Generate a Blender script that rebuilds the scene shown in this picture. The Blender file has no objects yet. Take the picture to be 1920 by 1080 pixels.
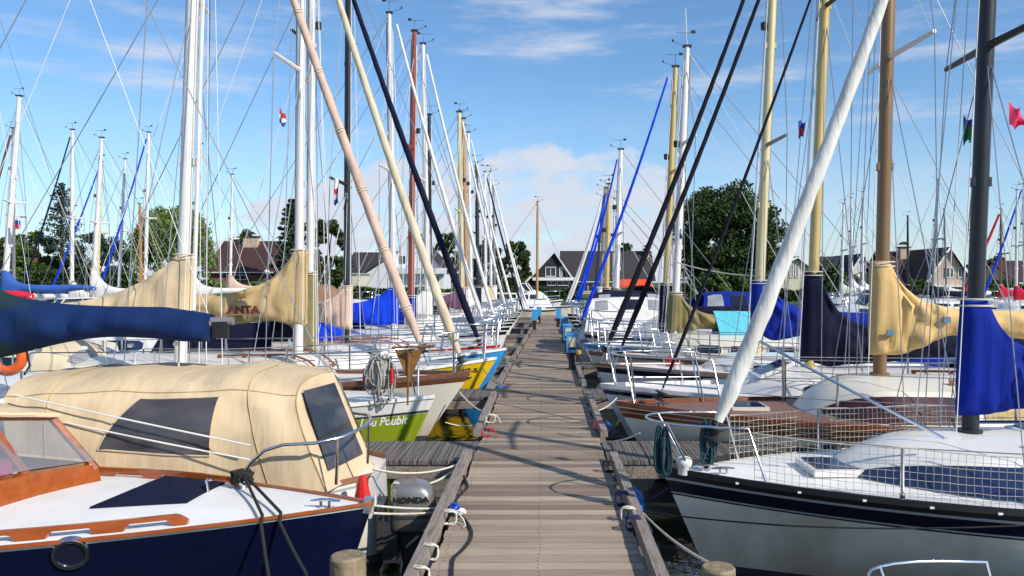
import bpy, math, random
import numpy as np
from mathutils import Vector, Matrix, noise as mnoise
random.seed(7)
R = math.radians
sc = bpy.context.scene
col = sc.collection

# ------------------------------------------------------------------ camera, sky, sun, exposure
CAM_H = 1.75
FPX = 1500.0            # focal length in photo pixels
VX, VY = 1019.0, 527.0  # vanishing point of the jetty
WATER = -0.5
cd = bpy.data.cameras.new('camera'); cam = bpy.data.objects.new('camera', cd); col.objects.link(cam)
cam.location = (0, 0, CAM_H); cam.rotation_euler = (R(90), 0, 0)
cd.sensor_width = 36; cd.lens = FPX/1920*36
cd.shift_x = -(VX-960)/1920; cd.shift_y = -(540-VY)/1920
cd.clip_start = 0.05; cd.clip_end = 5000
sc.camera = cam
SUN_AZ = (0.79, -0.61); SUN_EL = 36.5
sv = Vector((SUN_AZ[0]*math.cos(R(SUN_EL)), SUN_AZ[1]*math.cos(R(SUN_EL)), math.sin(R(SUN_EL)))).normalized()
sl = bpy.data.lights.new('sun', 'SUN'); sl.energy = 4.9; sl.angle = R(0.5); sl.color = (1.0, 0.93, 0.82)
so = bpy.data.objects.new('sun', sl); col.objects.link(so); so.rotation_euler = sv.to_track_quat('Z', 'Y').to_euler()
so.location = (20, -15, 30)
sc.view_settings.view_transform = 'Standard'; sc.view_settings.look = 'None'
sc.view_settings.exposure = 0.0; sc.view_settings.gamma = 1.0; sc.view_settings.use_curve_mapping = False

def build_world():
    w = bpy.data.worlds.new('World'); sc.world = w; w.use_nodes = True
    nt = w.node_tree; N = nt.nodes; Lk = nt.links.new; N.clear()
    out = N.new('ShaderNodeOutputWorld'); sky = N.new('ShaderNodeTexSky'); sky.sky_type = 'NISHITA'
    sky.sun_disc = False; sky.sun_elevation = R(SUN_EL); sky.sun_rotation = math.atan2(SUN_AZ[0], SUN_AZ[1])
    sky.air_density = 1.0; sky.dust_density = 0.3; sky.ozone_density = 2.5
    bg = N.new('ShaderNodeBackground'); bg.inputs[1].default_value = 0.14
    tint = N.new('ShaderNodeMix'); tint.data_type = 'RGBA'; tint.blend_type = 'MULTIPLY'; tint.inputs[0].default_value = 1
    tint.inputs[7].default_value = (0.77, 0.995, 1.15, 1)
    Lk(sky.outputs[0], tint.inputs[6]); Lk(tint.outputs[2], bg.inputs[0])
    tc = N.new('ShaderNodeTexCoord'); sep = N.new('ShaderNodeSeparateXYZ'); Lk(tc.outputs['Generated'], sep.inputs[0])
    def m(op, a, b=None, clamp=False):
        n = N.new('ShaderNodeMath'); n.operation = op; n.use_clamp = clamp
        for i, v in enumerate((a, b)):
            if v is None: continue
            if isinstance(v, (int, float)): n.inputs[i].default_value = v
            else: Lk(v, n.inputs[i])
        return n.outputs[0]
    def mr(v, a, b, c=0, d=1):
        n = N.new('ShaderNodeMapRange'); n.interpolation_type = 'SMOOTHSTEP'; Lk(v, n.inputs[0])
        for i, x in enumerate((a, b, c, d)): n.inputs[i+1].default_value = x
        return n.outputs[0]
    def nz(scale, loc, sc3, detail=6, rough=.6):
        mp = N.new('ShaderNodeMapping'); mp.inputs['Location'].default_value = loc; mp.inputs['Scale'].default_value = sc3
        Lk(tc.outputs['Generated'], mp.inputs[0]); n = N.new('ShaderNodeTexNoise'); n.inputs['Scale'].default_value = scale
        n.inputs['Detail'].default_value = detail; n.inputs['Roughness'].default_value = rough; Lk(mp.outputs[0], n.inputs[0])
        return n.outputs['Fac']
    x, z = sep.outputs[0], sep.outputs[2]
    # cumulus bank low in the north, thin streaks higher
    heap = nz(7.5, (3.1, .4, 1.7), (1, 1, 1.5))
    topl = m('ADD', .035, m('MULTIPLY', heap, .25))        # wavy upper edge of the bank
    azm = m('MULTIPLY', mr(x, -.50, -.18), mr(x, .34, .08))
    edge = m('SUBTRACT', topl, m('ADD', z, m('MULTIPLY', m('SUBTRACT', 1.0, azm), .12)))
    bank = mr(edge, -.004, .028)
    fine = nz(14, (1, 5, 2), (1, 1, 2.0))
    bank = m('MULTIPLY', bank, mr(fine, .30, .56, .30, .98))
    lowh = m('MULTIPLY', mr(z, .25, .02), mr(nz(5, (7, 1, 3), (1, 1, 4)), .35, .7, .20, .60))
    wisp = m('MULTIPLY', mr(nz(4.2, (5.3, 2.2, .55), (1, 1, 6.5), 7, .62), .47, .75), mr(z, .13, .22))
    wisp = m('MULTIPLY', wisp, .8)
    mask = m('MAXIMUM', m('MAXIMUM', bank, wisp), lowh)
    cb = N.new('ShaderNodeBackground'); cb.inputs[0].default_value = (.78, .83, .95, 1); cb.inputs[1].default_value = 0.9
    mx = N.new('ShaderNodeMixShader'); Lk(mask, mx.inputs[0]); Lk(bg.outputs[0], mx.inputs[1]); Lk(cb.outputs[0], mx.inputs[2])
    Lk(mx.outputs[0], out.inputs[0])
build_world()

# ------------------------------------------------------------------ pixel helpers (photo pixel at a depth -> point)
def P(px, py, d):
    return Vector(((px-VX)/FPX*d, d, CAM_H-(py-VY)/FPX*d))
def zs_at(py, d): return CAM_H-(py-VY)/FPX*d
def x_at(px, d): return (px-VX)/FPX*d

# ------------------------------------------------------------------ materials
MATS = {}
def mat(name, c, rough=.5, metal=0, coat=0, var=.12, vs=3.0, vscale=(1,1,1), bump=0, bs=40, bscale=(1,1,1), spec=.5, c2=None, c2f=(.5,.7), trans=0, alpha=1, detail=4, rand=0, bd=.02, stain=None):
    if name in MATS: return MATS[name]
    M = bpy.data.materials.new(name); M.use_nodes = True; nt = M.node_tree; N = nt.nodes; Lk = nt.links.new
    b = N['Principled BSDF']; b.inputs['Roughness'].default_value = rough; b.inputs['Metallic'].default_value = metal
    b.inputs['Coat Weight'].default_value = coat; b.inputs['Specular IOR Level'].default_value = spec
    b.inputs['Transmission Weight'].default_value = trans; b.inputs['Alpha'].default_value = alpha
    tc = N.new('ShaderNodeTexCoord')
    def noise(scale, sc3, det=4):
        mp = N.new('ShaderNodeMapping'); mp.inputs['Scale'].default_value = sc3; Lk(tc.outputs['Object'], mp.inputs[0])
        n = N.new('ShaderNodeTexNoise'); n.inputs['Scale'].default_value = scale; n.inputs['Detail'].default_value = det
        Lk(mp.outputs[0], n.inputs[0]); return n.outputs['Fac']
    base = (c[0], c[1], c[2], 1)
    n1 = noise(vs, vscale, detail)
    mr = N.new('ShaderNodeMapRange'); Lk(n1, mr.inputs[0]); mr.inputs[1].default_value = .25; mr.inputs[2].default_value = .75
    mr.inputs[3].default_value = 1-var; mr.inputs[4].default_value = 1+var
    vm = N.new('ShaderNodeVectorMath'); vm.operation = 'SCALE'; vm.inputs[0].default_value = base[:3]
    src = mr.outputs[0]
    if rand:
        oi = N.new('ShaderNodeObjectInfo'); m2 = N.new('ShaderNodeMapRange'); Lk(oi.outputs['Random'], m2.inputs[0])
        m2.inputs[3].default_value = 1-rand; m2.inputs[4].default_value = 1+rand
        mm = N.new('ShaderNodeMath'); mm.operation = 'MULTIPLY'; Lk(src, mm.inputs[0]); Lk(m2.outputs[0], mm.inputs[1]); src = mm.outputs[0]
    Lk(src, vm.inputs['Scale']); outc = vm.outputs[0]
    if c2:
        n2 = noise(vs*.6, vscale, 6)
        m3 = N.new('ShaderNodeMapRange'); m3.interpolation_type = 'SMOOTHSTEP'; Lk(n2, m3.inputs[0]); m3.inputs[1].default_value = c2f[0]; m3.inputs[2].default_value = c2f[1]
        mx = N.new('ShaderNodeMix'); mx.data_type = 'RGBA'; Lk(m3.outputs[0], mx.inputs[0]); Lk(outc, mx.inputs[6]); mx.inputs[7].default_value = (*c2, 1); outc = mx.outputs[2]
    if stain:  # grime creeping up from the waterline (object z = 0 is the water)
        sp = N.new('ShaderNodeSeparateXYZ'); Lk(tc.outputs['Object'], sp.inputs[0]); ns = noise(5, (1, 1, .12), 5)
        a1 = N.new('ShaderNodeMath'); a1.operation = 'MULTIPLY_ADD'; Lk(ns, a1.inputs[0]); a1.inputs[1].default_value = -.55; Lk(sp.outputs[2], a1.inputs[2])
        m4 = N.new('ShaderNodeMapRange'); m4.interpolation_type = 'SMOOTHSTEP'; Lk(a1.outputs[0], m4.inputs[0]); m4.inputs[1].default_value = -.22; m4.inputs[2].default_value = .16; m4.inputs[3].default_value = .5; m4.inputs[4].default_value = 0
        mx2 = N.new('ShaderNodeMix'); mx2.data_type = 'RGBA'; Lk(m4.outputs[0], mx2.inputs[0]); Lk(outc, mx2.inputs[6]); mx2.inputs[7].default_value = (*stain, 1); outc = mx2.outputs[2]
    Lk(outc, b.inputs['Base Color'])
    r2 = N.new('ShaderNodeMapRange'); Lk(n1, r2.inputs[0]); r2.inputs[3].default_value = max(0, rough-.08); r2.inputs[4].default_value = min(1, rough+.12)
    Lk(r2.outputs[0], b.inputs['Roughness'])
    if bump:
        nb = noise(bs, bscale, 3); bp = N.new('ShaderNodeBump'); bp.inputs['Strength'].default_value = bump; bp.inputs['Distance'].default_value = bd
        Lk(nb, bp.inputs['Height']); Lk(bp.outputs[0], b.inputs['Normal'])
    MATS[name] = M; return M

gel = mat('gelcoat_white', (.78,.76,.72), .28, coat=.4, var=.06, vs=1.5, c2=(.60,.56,.48), c2f=(.52,.82), stain=(.34,.29,.18))
gel2 = mat('gelcoat_cream', (.70,.66,.56), .32, coat=.3, var=.06, vs=1.5, c2=(.52,.47,.38), c2f=(.54,.82), stain=(.30,.25,.15))
hullwhite = mat('weathered_topside', (.78,.72,.61), .22, coat=.3, var=.10, vs=2.2, vscale=(1,1,.35), c2=(.54,.46,.33), c2f=(.48,.80), detail=7, stain=(.52,.44,.30))
deckw = mat('deck_paint', (.79,.78,.75), .45, var=.07, vs=3.5, bump=.12, bs=160, c2=(.66,.64,.58), c2f=(.55,.85), detail=8)
deckc = mat('deck_cream', (.72,.68,.60), .5, var=.06, vs=2.5, bump=.08, bs=260)
navyh = mat('navy_paint', (.004,.006,.028), .16, coat=.25, var=.25, vs=1.6)
stripe_navy = mat('stripe_navy', (.004,.006,.018), .3, var=.2)
blackp = mat('black_rubber', (.012,.012,.013), .55, var=.25)
greyline = mat('grey_line', (.35,.35,.36), .4)
greenh = mat('lime_paint', (.26,.33,.015), .3, coat=.3, var=.1, c2=(.20,.25,.02), c2f=(.55,.8))
yellowh = mat('yellow_paint', (.78,.50,.01), .3, coat=.3, var=.08)
blueh = mat('sky_blue_paint', (.03,.30,.72), .35, coat=.2, var=.1)
redh = mat('red_paint', (.45,.03,.03), .35, coat=.2, var=.1)
antif = mat('antifoul', (.045,.04,.05), .8, var=.3)
varn = mat('varnished_mahogany', (.32,.075,.013), .2, coat=.7, var=.18, vs=1.6, vscale=(.6,12,12), c2=(.27,.055,.01), c2f=(.5,.9), detail=3)
varnb = mat('varnished_brown', (.15,.055,.025), .3, coat=.5, var=.3, vs=2.2, vscale=(.6,14,14))
varns = mat('varnished_strake', (.19,.052,.016), .22, coat=.6, var=.3, vs=2.0, vscale=(.5,12,12), c2=(.14,.035,.01), c2f=(.5,.8))
teak = mat('weathered_teak', (.26,.13,.06), .6, var=.3, vs=8, vscale=(1,10,10))
def canvas(name, c, c2=None, var=.14, rough=.85, f=(.55,.8)):
    return mat(name, c, rough, var=var, vs=2.4, vscale=(1,1,1.6), bump=.42, bs=2.6, bd=.05, bscale=(2.8,1,.45), spec=.2, c2=c2, c2f=f, detail=7)
tan = canvas('canvas_tan', (.60,.465,.295), (.45,.365,.25))
tand = canvas('canvas_ochre', (.47,.34,.17), (.36,.25,.11))
tano = canvas('canvas_sand', (.64,.43,.18), (.53,.34,.12))
olive = canvas('canvas_olive', (.23,.19,.08), (.16,.14,.06))
navyc = canvas('canvas_navy', (.006,.008,.028), (.012,.013,.03))
navyt = canvas('canvas_navy_algae', (.005,.022,.092), (.016,.038,.024), f=(.47,.66))
royal = canvas('canvas_royal', (.004,.020,.25), (.004,.014,.15))
bright = canvas('canvas_bright_blue', (.006,.05,.62), (.006,.04,.45))
pink = canvas('canvas_pink', (.60,.43,.34), (.50,.35,.27))
whitec = canvas('canvas_white', (.72,.70,.66), (.58,.55,.50))
def furlmat(name, c, c2): return mat(name, c, .8, var=.16, vs=5, vscale=(1,1,.5), bump=.5, bs=24, bd=.02, bscale=(1,1,.22), spec=.2, c2=c2, c2f=(.5,.8), detail=6)
whitef = furlmat('furled_white', (.72,.70,.65), (.55,.52,.46)); pinkf = furlmat('furled_pink', (.62,.45,.36), (.46,.31,.24)); creamf = furlmat('furled_cream', (.62,.54,.39), (.46,.38,.25))
creamc = canvas('canvas_cream', (.60,.52,.37), (.50,.42,.28))
redc = canvas('canvas_red', (.55,.02,.05), (.4,.02,.04))
turq = canvas('canvas_turquoise', (.12,.52,.62), (.10,.44,.54))
blackc = canvas('canvas_black', (.010,.009,.017), (.02,.02,.03))
purplec = canvas('canvas_plum', (.16,.07,.13), (.12,.05,.1))
alu = mat('mast_aluminium', (.74,.72,.68), .36, metal=.12, var=.06, vs=2)
blackm = mat('mast_black', (.022,.024,.03), .38, metal=.2, var=.2, vs=2)
gold = mat('mast_gold', (.56,.42,.16), .36, metal=.2, var=.08, vs=2)
goldl = mat('mast_pale_gold', (.66,.56,.31), .36, metal=.15, var=.08, vs=2)
brownm = mat('mast_bronze', (.24,.14,.065), .36, metal=.3, var=.1, vs=2)
redm = mat('mast_red_wood', (.30,.045,.012), .35, coat=.4, var=.2, vs=3)
greym = mat('mast_grey', (.22,.21,.22), .45, metal=.2, var=.1)
woodm = mat('mast_spruce', (.40,.22,.09), .4, coat=.3, var=.2, vs=4, vscale=(6,6,.5))
steel = mat('stainless', (.72,.72,.74), .16, metal=1, var=.08, vs=5)
wire = mat('rigging_wire', (.30,.31,.33), .45, metal=.6, var=.05)
wirew = mat('white_line', (.72,.71,.68), .7, var=.08)
glassd = mat('dark_window', (.012,.014,.03), .08, var=.3, vs=1.5, spec=.7)
glassb = mat('blue_window', (.02,.035,.10), .10, var=.3, vs=1.5, spec=.7)
glassw = mat('brown_window', (.06,.018,.016), .12, var=.3, vs=1.5, spec=.7)
tintv = mat('tinted_vinyl', (.07,.065,.068), .10, bump=.35, bs=3.2, bd=.04, bscale=(1,1,.6), var=.35, vs=2.2, vscale=(1,1,3), spec=.6, c2=(.02,.02,.025), c2f=(.45,.65))
greyv = mat('clear_vinyl', (.30,.31,.34), .2, var=.3, vs=3, spec=.6)
glassc = mat('clear_glass', (.30,.33,.36), .03, var=.05, alpha=.42, spec=.8)
ropew = mat('rope_white', (.62,.58,.48), .85, var=.2, vs=60)
ropet = mat('rope_teal', (.012,.045,.06), .85, var=.4, vs=60)
ropeb = mat('rope_black', (.012,.012,.012), .8, var=.3, vs=60)
ropen = mat('rope_navy', (.02,.02,.09), .85, var=.3, vs=60)
roper = mat('rope_red', (.5,.03,.05), .85, var=.3, vs=60)
ropey = mat('rope_yellow', (.62,.42,.06), .85, var=.3, vs=60)
netm = mat('net_cord', (.52,.48,.38), .85, var=.15, vs=20)
fendb = mat('fender_blue', (.02,.12,.42), .4, var=.15, vs=8)
fendw = mat('fender_white', (.62,.62,.60), .4, var=.12, vs=6)
orange = mat('orange_plastic', (.75,.12,.02), .5, var=.12)
redp = mat('red_plastic', (.6,.02,.02), .4, var=.1)
bluep = mat('blue_plug', (.01,.06,.45), .4, var=.15, vs=12)
magenta = mat('magenta_cushion', (.45,.03,.14), .8, var=.15)
silver = mat('motor_silver', (.27,.26,.24), .28, metal=.55, coat=.4, var=.06)
motorg = mat('motor_grey', (.045,.045,.05), .4, var=.2)
rust = mat('rusty_anchor', (.26,.12,.03), .6, metal=.3, var=.3, vs=10)
pedm = mat('pedestal_blue', (.05,.30,.62), .45, var=.08, vs=6, c2=(.08,.36,.66), c2f=(.5,.8))
checker_c = mat('curtain_check', (.55,.42,.18), .9, var=.4, vs=18)
darkin = mat('dark_interior', (.02,.02,.02), .8)
letter_w = mat('lettering_white', (.85,.85,.82), .5, var=.03)
letter_k = mat('lettering_black', (.015,.015,.015), .5, var=.03)
letter_r = mat('lettering_maroon', (.12,.02,.02), .7, var=.1)
badge = mat('badge_blue', (.10,.20,.32), .6, var=.2, vs=30)

# ------------------------------------------------------------------ mesh builder
class MB:
    def __init__(s): s.v = []; s.f = []; s.m = []
    def add(s, verts, faces, mi=0):
        o = len(s.v); s.v += [tuple(p) for p in verts]; s.f += [tuple(i+o for i in f) for f in faces]; s.m += [mi]*len(faces); return s
    def box(s, c, size, rot=None, mi=0):
        x, y, z = (k/2 for k in size); pts = [Vector((a*x, b*y, e*z)) for e in (-1,1) for a, b in ((-1,-1),(1,-1),(1,1),(-1,1))]
        if rot is not None: pts = [rot @ p for p in pts]
        c = Vector(c)
        return s.add([p+c for p in pts], [(3,2,1,0),(4,5,6,7),(0,1,5,4),(1,2,6,5),(2,3,7,6),(3,0,4,7)], mi)
    def tube(s, pts, r, seg=8, mi=0, caps=True, wob=None, closed=False):
        pts = [Vector(p) for p in pts]; n = len(pts); rs = r if isinstance(r, (list, tuple)) else [r]*n
        vs = []; fs = []
        up = None
        for i, p in enumerate(pts):
            a = pts[i-1] if (i > 0 or closed) else pts[i]; b = pts[(i+1) % n] if (i < n-1 or closed) else pts[i]
            t = (b-a).normalized() if (b-a).length > 1e-9 else Vector((0,0,1))
            if up is None: up = Vector((0,0,1)) if abs(t.z) < .9 else Vector((0,1,0))
            x = up.cross(t)
            if x.length < 1e-4: x = Vector((1,0,0)).cross(t)
            x.normalize(); y = t.cross(x).normalized(); up = y
            for k in range(seg):
                an = 2*math.pi*k/seg; rr = rs[i]*(wob(i/(n-1), an) if wob else 1)
                vs.append(p+x*math.cos(an)*rr+y*math.sin(an)*rr)
        for i in range(n if closed else n-1):
            j = (i+1) % n
            for k in range(seg):
                k2 = (k+1) % seg; fs.append((i*seg+k, i*seg+k2, j*seg+k2, j*seg+k))
        if caps and not closed: fs.append(tuple(range(seg))[::-1]); fs.append(tuple((n-1)*seg+k for k in range(seg)))
        return s.add(vs, fs, mi)
    def grid(s, rows, mi=0, closed_u=False, flip=False):
        nr = len(rows); nc = len(rows[0]); vs = [p for r in rows for p in r]; fs = []
        for i in range(nr-1):
            for j in range(nc if closed_u else nc-1):
                k = (j+1) % nc; q = (i*nc+j, i*nc+k, (i+1)*nc+k, (i+1)*nc+j); fs.append(q[::-1] if flip else q)
        return s.add(vs, fs, mi)
    def lathe(s, prof, c=(0,0,0), seg=16, axis='z', mi=0):
        rows = []; c = Vector(c)
        for r, h in prof:
            row = []
            for k in range(seg):
                a = 2*math.pi*k/seg; p = (r*math.cos(a), r*math.sin(a), h)
                if axis == 'x': p = (h, p[0], p[1])
                if axis == 'y': p = (p[0], h, p[1])
                row.append(Vector(p)+c)
            rows.append(row)
        return s.grid(rows, mi, closed_u=True)
    def prism(s, poly, vec, mi=0):
        n = len(poly); vec = Vector(vec); a = [Vector(p) for p in poly]; b = [p+vec for p in a]
        return s.add(a+b, [tuple(range(n))[::-1], tuple(range(n, 2*n))]+[(i, (i+1) % n, n+(i+1) % n, n+i) for i in range(n)], mi)
def obj(name, mb, mats, parent=None, smooth=35, loc=None):
    me = bpy.data.meshes.new(name); me.from_pydata(mb.v, [], mb.f)
    mats = mats if isinstance(mats, (list, tuple)) else [mats]
    for m in mats: me.materials.append(m)
    if len(mats) > 1: me.polygons.foreach_set('material_index', mb.m)
    me.validate(); me.update()
    if smooth:
        me.polygons.foreach_set('use_smooth', [True]*len(me.polygons)); me.set_sharp_from_angle(angle=R(smooth))
    o = bpy.data.objects.new(name, me); col.objects.link(o)
    if parent is not None: o.parent = parent
    if loc is not None: o.location = loc
    return o
def obj_quads(name, V, m, parent):
    n = len(V)//4; me = bpy.data.meshes.new(name); me.vertices.add(4*n); me.loops.add(4*n); me.polygons.add(n)
    me.vertices.foreach_set('co', np.asarray(V, dtype=np.float32).ravel()); me.loops.foreach_set('vertex_index', np.arange(4*n, dtype=np.int32))
    me.polygons.foreach_set('loop_start', np.arange(0, 4*n, 4, dtype=np.int32)); me.update(calc_edges=True); me.materials.append(m)
    o = bpy.data.objects.new(name, me); col.objects.link(o); o.parent = parent; return o
def thing(name, label, cat, loc=(0,0,0), rotz=0, group=None):
    o = bpy.data.objects.new(name, None); col.objects.link(o); o.empty_display_size = .2
    o.location = loc; o.rotation_euler = (0,0,rotz); o['label'] = label; o['category'] = cat
    if group: o['group'] = group
    return o
def tag(o, label, cat, group=None):
    o['label'] = label; o['category'] = cat
    if group: o['group'] = group
    return o
def single(name, mb, mats, label, cat, group=None, smooth=35):
    """one-mesh thing whose vertices are given in world space; origin moved to its base"""
    a = np.array(mb.v); c = ((a[:,0].min()+a[:,0].max())/2, (a[:,1].min()+a[:,1].max())/2, a[:,2].min())
    mb.v = [tuple(p) for p in a-np.array(c)]
    return tag(obj(name, mb, mats, None, smooth, c), label, cat, group)
def struct(name, mb, mats, smooth=0, kind='structure'):
    o = obj(name, mb, mats, None, smooth); o['kind'] = kind; return o
def lerp(a, b, t): return a+(b-a)*t
def sstep(a, b, x):
    t = max(0, min(1, (x-a)/(b-a))); return t*t*(3-2*t)
def sag(a, b, s, n=14):
    a, b = Vector(a), Vector(b); return [a.lerp(b, i/n)-Vector((0,0,s*4*(i/n)*(1-i/n))) for i in range(n+1)]
def textmesh(t, size, shear=0, off=0, align='CENTER', xs=1):
    cu = bpy.data.curves.new('lettering', 'FONT'); cu.body = t; cu.size = size; cu.shear = shear; cu.offset = off; cu.align_x = align
    cu.resolution_u = 3; o = bpy.data.objects.new('lettering', cu); col.objects.link(o)
    bpy.context.view_layer.update()
    me = bpy.data.meshes.new_from_object(o.evaluated_get(bpy.context.evaluated_depsgraph_get()))
    v = [(p.co.x*xs, p.co.y) for p in me.vertices]; f = [tuple(p.vertices) for p in me.polygons]
    bpy.data.objects.remove(o); bpy.data.meshes.remove(me); bpy.data.curves.remove(cu)
    return v, f
# ------------------------------------------------------------------ boats
class Boat:
    """local frame: x runs from the bow aft, z = 0 on the water; side 'R' lies to +X of the jetty with its bow at it, 'L' is turned half round"""
    def __init__(s, name, label, cat, side, bx, d, L=7.0, B=1.15, zf=.85, zs=.70, rake=.5, tm=.58, stern=.72, sg=.06, srk=.15, group=None, yaw=0, p=2.0, sp=2):
        s.side = side; s.d = d; s.L, s.B, s.zf, s.zs, s.rake, s.tm, s.stern, s.sg, s.srk, s.p, s.sp = L, B, zf, zs, rake, tm, stern, sg, srk, p, sp
        s.rot = (0 if side == 'R' else math.pi)+R(yaw)
        s.root = thing(name, label, cat, (bx, d, WATER), s.rot, group)
        s.M = Matrix.Translation((bx, d, WATER)) @ Matrix.Rotation(s.rot, 4, 'Z'); s.Mi = s.M.inverted()
        s.near = -1 if side == 'R' else 1          # local y sign of the side that faces the camera
        s.lr = .0028+.00032*min(d, 16)+.00013*max(0, d-16)
    def loc(s, px, py, d): return s.Mi @ P(px, py, d)
    def b(s, t):
        t = max(0, min(1, t))
        if t < s.tm: return max(.012, s.B*(1-(1-t/s.tm)**s.p))
        return s.B*(1-(1-s.stern)*((t-s.tm)/(1-s.tm))**s.sp)
    def zsh(s, t): return lerp(s.zf, s.zs, t)-s.sg*4*t*(1-t)
    def pt(s, t, z, sd):
        zt = s.zsh(t); zm = -.3; h = max(0, min(1, (z-zm)/(zt-zm))); e = lerp(.78, .20, sstep(0, .45, t))
        y = s.b(t)*(h**e if h > 0 else 0)
        x = t*s.L+s.rake*(1-h)*(1-t)**3-s.srk*(1-h)*t**6
        return Vector((x, sd*y, z))
    def at_x(s, x, z, sd):
        t = x/s.L
        for _ in range(12): t += (x-s.pt(t, z, sd).x)/s.L
        return s.pt(max(0, t), z, sd)
    def deckz(s, x, y=0):
        t = x/s.L; b = s.b(t); return s.zsh(t)-.015+.05*b*(1-min(1, (y/b)**2))
    def hull(s, bands, mats, below=None, nt=30, nlow=7):
        """bands: [(depth below sheer, material index)], rest uses the last index; below: boot line height"""
        mb = MB(); ts = [ (i/nt)**1.35 for i in range(nt+1)]
        for sd in (-1, 1):
            rows = []; mi = []
            for t in ts:
                zt = s.zsh(t); zz = [zt]+[zt-o for o, _ in bands]; z0 = zz[-1]; bt = .07
                zz += [lerp(z0, bt, (k+1)/nlow) for k in range(nlow)]+[-.02, -.15, -.3]
                rows.append([s.pt(t, z, sd) for z in zz])
            ms = [m for _, m in bands]+[bands[-1][1] if below is None else below[0]]*nlow+[len(mats)-1]*3
            for k, m in enumerate(ms):
                mb.grid([[r[k], r[k+1]] for r in rows], m, flip=(sd > 0))
            if sd < 0: trl = rows[-1]
        trr = rows[-1]
        for k, m in enumerate(ms): mb.add([trl[k], trl[k+1], trr[k+1], trr[k]], [(0,1,2,3)], m)
        s.hull_o = obj('hull', mb, mats, s.root, 30); return s.hull_o
    def deck(s, m, t0=0, nt=26, ns=8):
        rows = []
        for i in range(nt+1):
            t = max(.004, (i/nt)**1.3); rows.append([Vector((t*s.L+.005, s.b(t)*.985*k/ns, s.deckz(t*s.L, s.b(t)*k/ns*.985))) for k in range(-ns, ns+1)])
        return obj('deck', MB().grid(rows), m, s.root, 40)
    def rail(s, m, name='toe_rail', h=.035, w=.025, inset=.0, t0=0.0, t1=1.0, dz=0, n=30, sides=(-1,1)):
        mb = MB()
        for sd in sides:
            rows = []
            for i in range(n+1):
                t = lerp(t0, t1, (i/n)**1.3); x = t*s.L; y = sd*(max(.012, s.b(t)-inset)); z = s.zsh(t)+dz; w2 = w/2
                rows.append([Vector((x, y-w2, z-.012)), Vector((x, y-w2, z+h)), Vector((x, y+w2, z+h)), Vector((x, y+w2, z-.012))])
            mb.grid(rows, closed_u=True); mb.add(rows[-1], [(0,1,2,3)]); mb.add(rows[0], [(3,2,1,0)])
        return obj(name, mb, m, s.root, 30)
    # cabin trunk -----------------------------------------------------
    def csec(s, c, x):
        x0, x1, h, w, fs = c['x0'], c['x1'], c['h'], c['w'], c.get('fs', .6)
        ww = min(w, max(.05, s.b(x/s.L)-c.get('side', .22))); f = math.sin(min(1, max(0, (x-x0)/fs))*math.pi/2)**.8
        ww *= lerp(c.get('nose', .35), 1, f); hh = h*f*(1+c.get('slope', 0)*(x-x0)); z = s.deckz(x, ww)-.02
        return ww, hh, z
    def cside(s, c, x, v, sd, off=0):
        ww, hh, z = s.csec(c, x); tum = c.get('tum', .12)
        return Vector((x, sd*(ww*(1-tum*v)+off), z+.02+hh*.86*v))
    def cabin(s, m, name='cabin', wins=(), wm=None, n=18, frame=None, **c):
        rows = []; x1 = c['x1']; tum = c.get('tum', .12); cr = c.get('crown', .07)
        for i in range(n+1):
            x = lerp(c['x0'], x1, (i/n)**1.5); ww, hh, z = s.csec(c, x); tw = ww*(1-tum); half = [(ww, 0), (ww*(1-tum*.5), hh*.43), (tw, hh*.84), (tw*.94, hh*.95), (tw*.8, hh*1.0), (tw*.45, hh+cr*min(1, hh/.2)*.75), (0, hh+cr*min(1, hh/.2))]
            rows.append([Vector((x, -y, z+.01+q)) for y, q in half]+[Vector((x, y, z+.01+q)) for y, q in half[-2::-1]])
        mb = MB().grid(rows); mb.add(rows[-1], [tuple(range(len(rows[-1])))]); o = obj(name, mb, m, s.root, 28)
        for (xa, xb, va, vb) in wins:
            for sd in (-1, 1):
                nn = 10; rr = []
                for i in range(nn+1):
                    u = i/nn; x = lerp(xa, xb, u); k = min(1, min(u, 1-u)*nn/1.2)**.5; vm = (va+vb)/2; hv = (vb-va)/2*lerp(.55, 1, k)
                    rr.append([s.cside(c, x, vm-hv, sd, .006), s.cside(c, x, vm, sd, .008), s.cside(c, x, vm+hv, sd, .006)])
                mw = MB().grid(rr, flip=(sd > 0)); wo = obj('window', mw, wm or glassd, o, 60)
                if frame:
                    loop = [r[0] for r in rr]+[r[2] for r in rr[::-1]]
                    obj('frame', MB().tube(loop, .009+.0004*s.d, 4, closed=True), frame, wo)
        s.cab = c; s.cab_o = o; return o
    def cabz(s, x):
        c = s.cab
        if x < c['x0'] or x > c['x1']: return s.deckz(x)
        ww, hh, z = s.csec(c, x); return z+.01+hh+c.get('crown', .07)*min(1, hh/.2)
    def coaming(s, m, x0, x1, h=.22, w=None, floor=True):
        mb = MB()
        for sd in (-1, 1):
            rows = []
            for i in range(9):
                x = lerp(x0, x1, i/8); y = (w or s.b(x/s.L)-.25); z = s.deckz(x, y)-.02
                rows.append([Vector((x, sd*(y+.05), z)), Vector((x, sd*(y+.02), z+h)), Vector((x, sd*(y-.05), z+h)), Vector((x, sd*(y-.08), z))])
            mb.grid(rows); mb.add(rows[0], [(0,1,2,3)]); mb.add(rows[-1], [(3,2,1,0)])
        return obj('cockpit_coaming', mb, m, s.root, 30)
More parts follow.
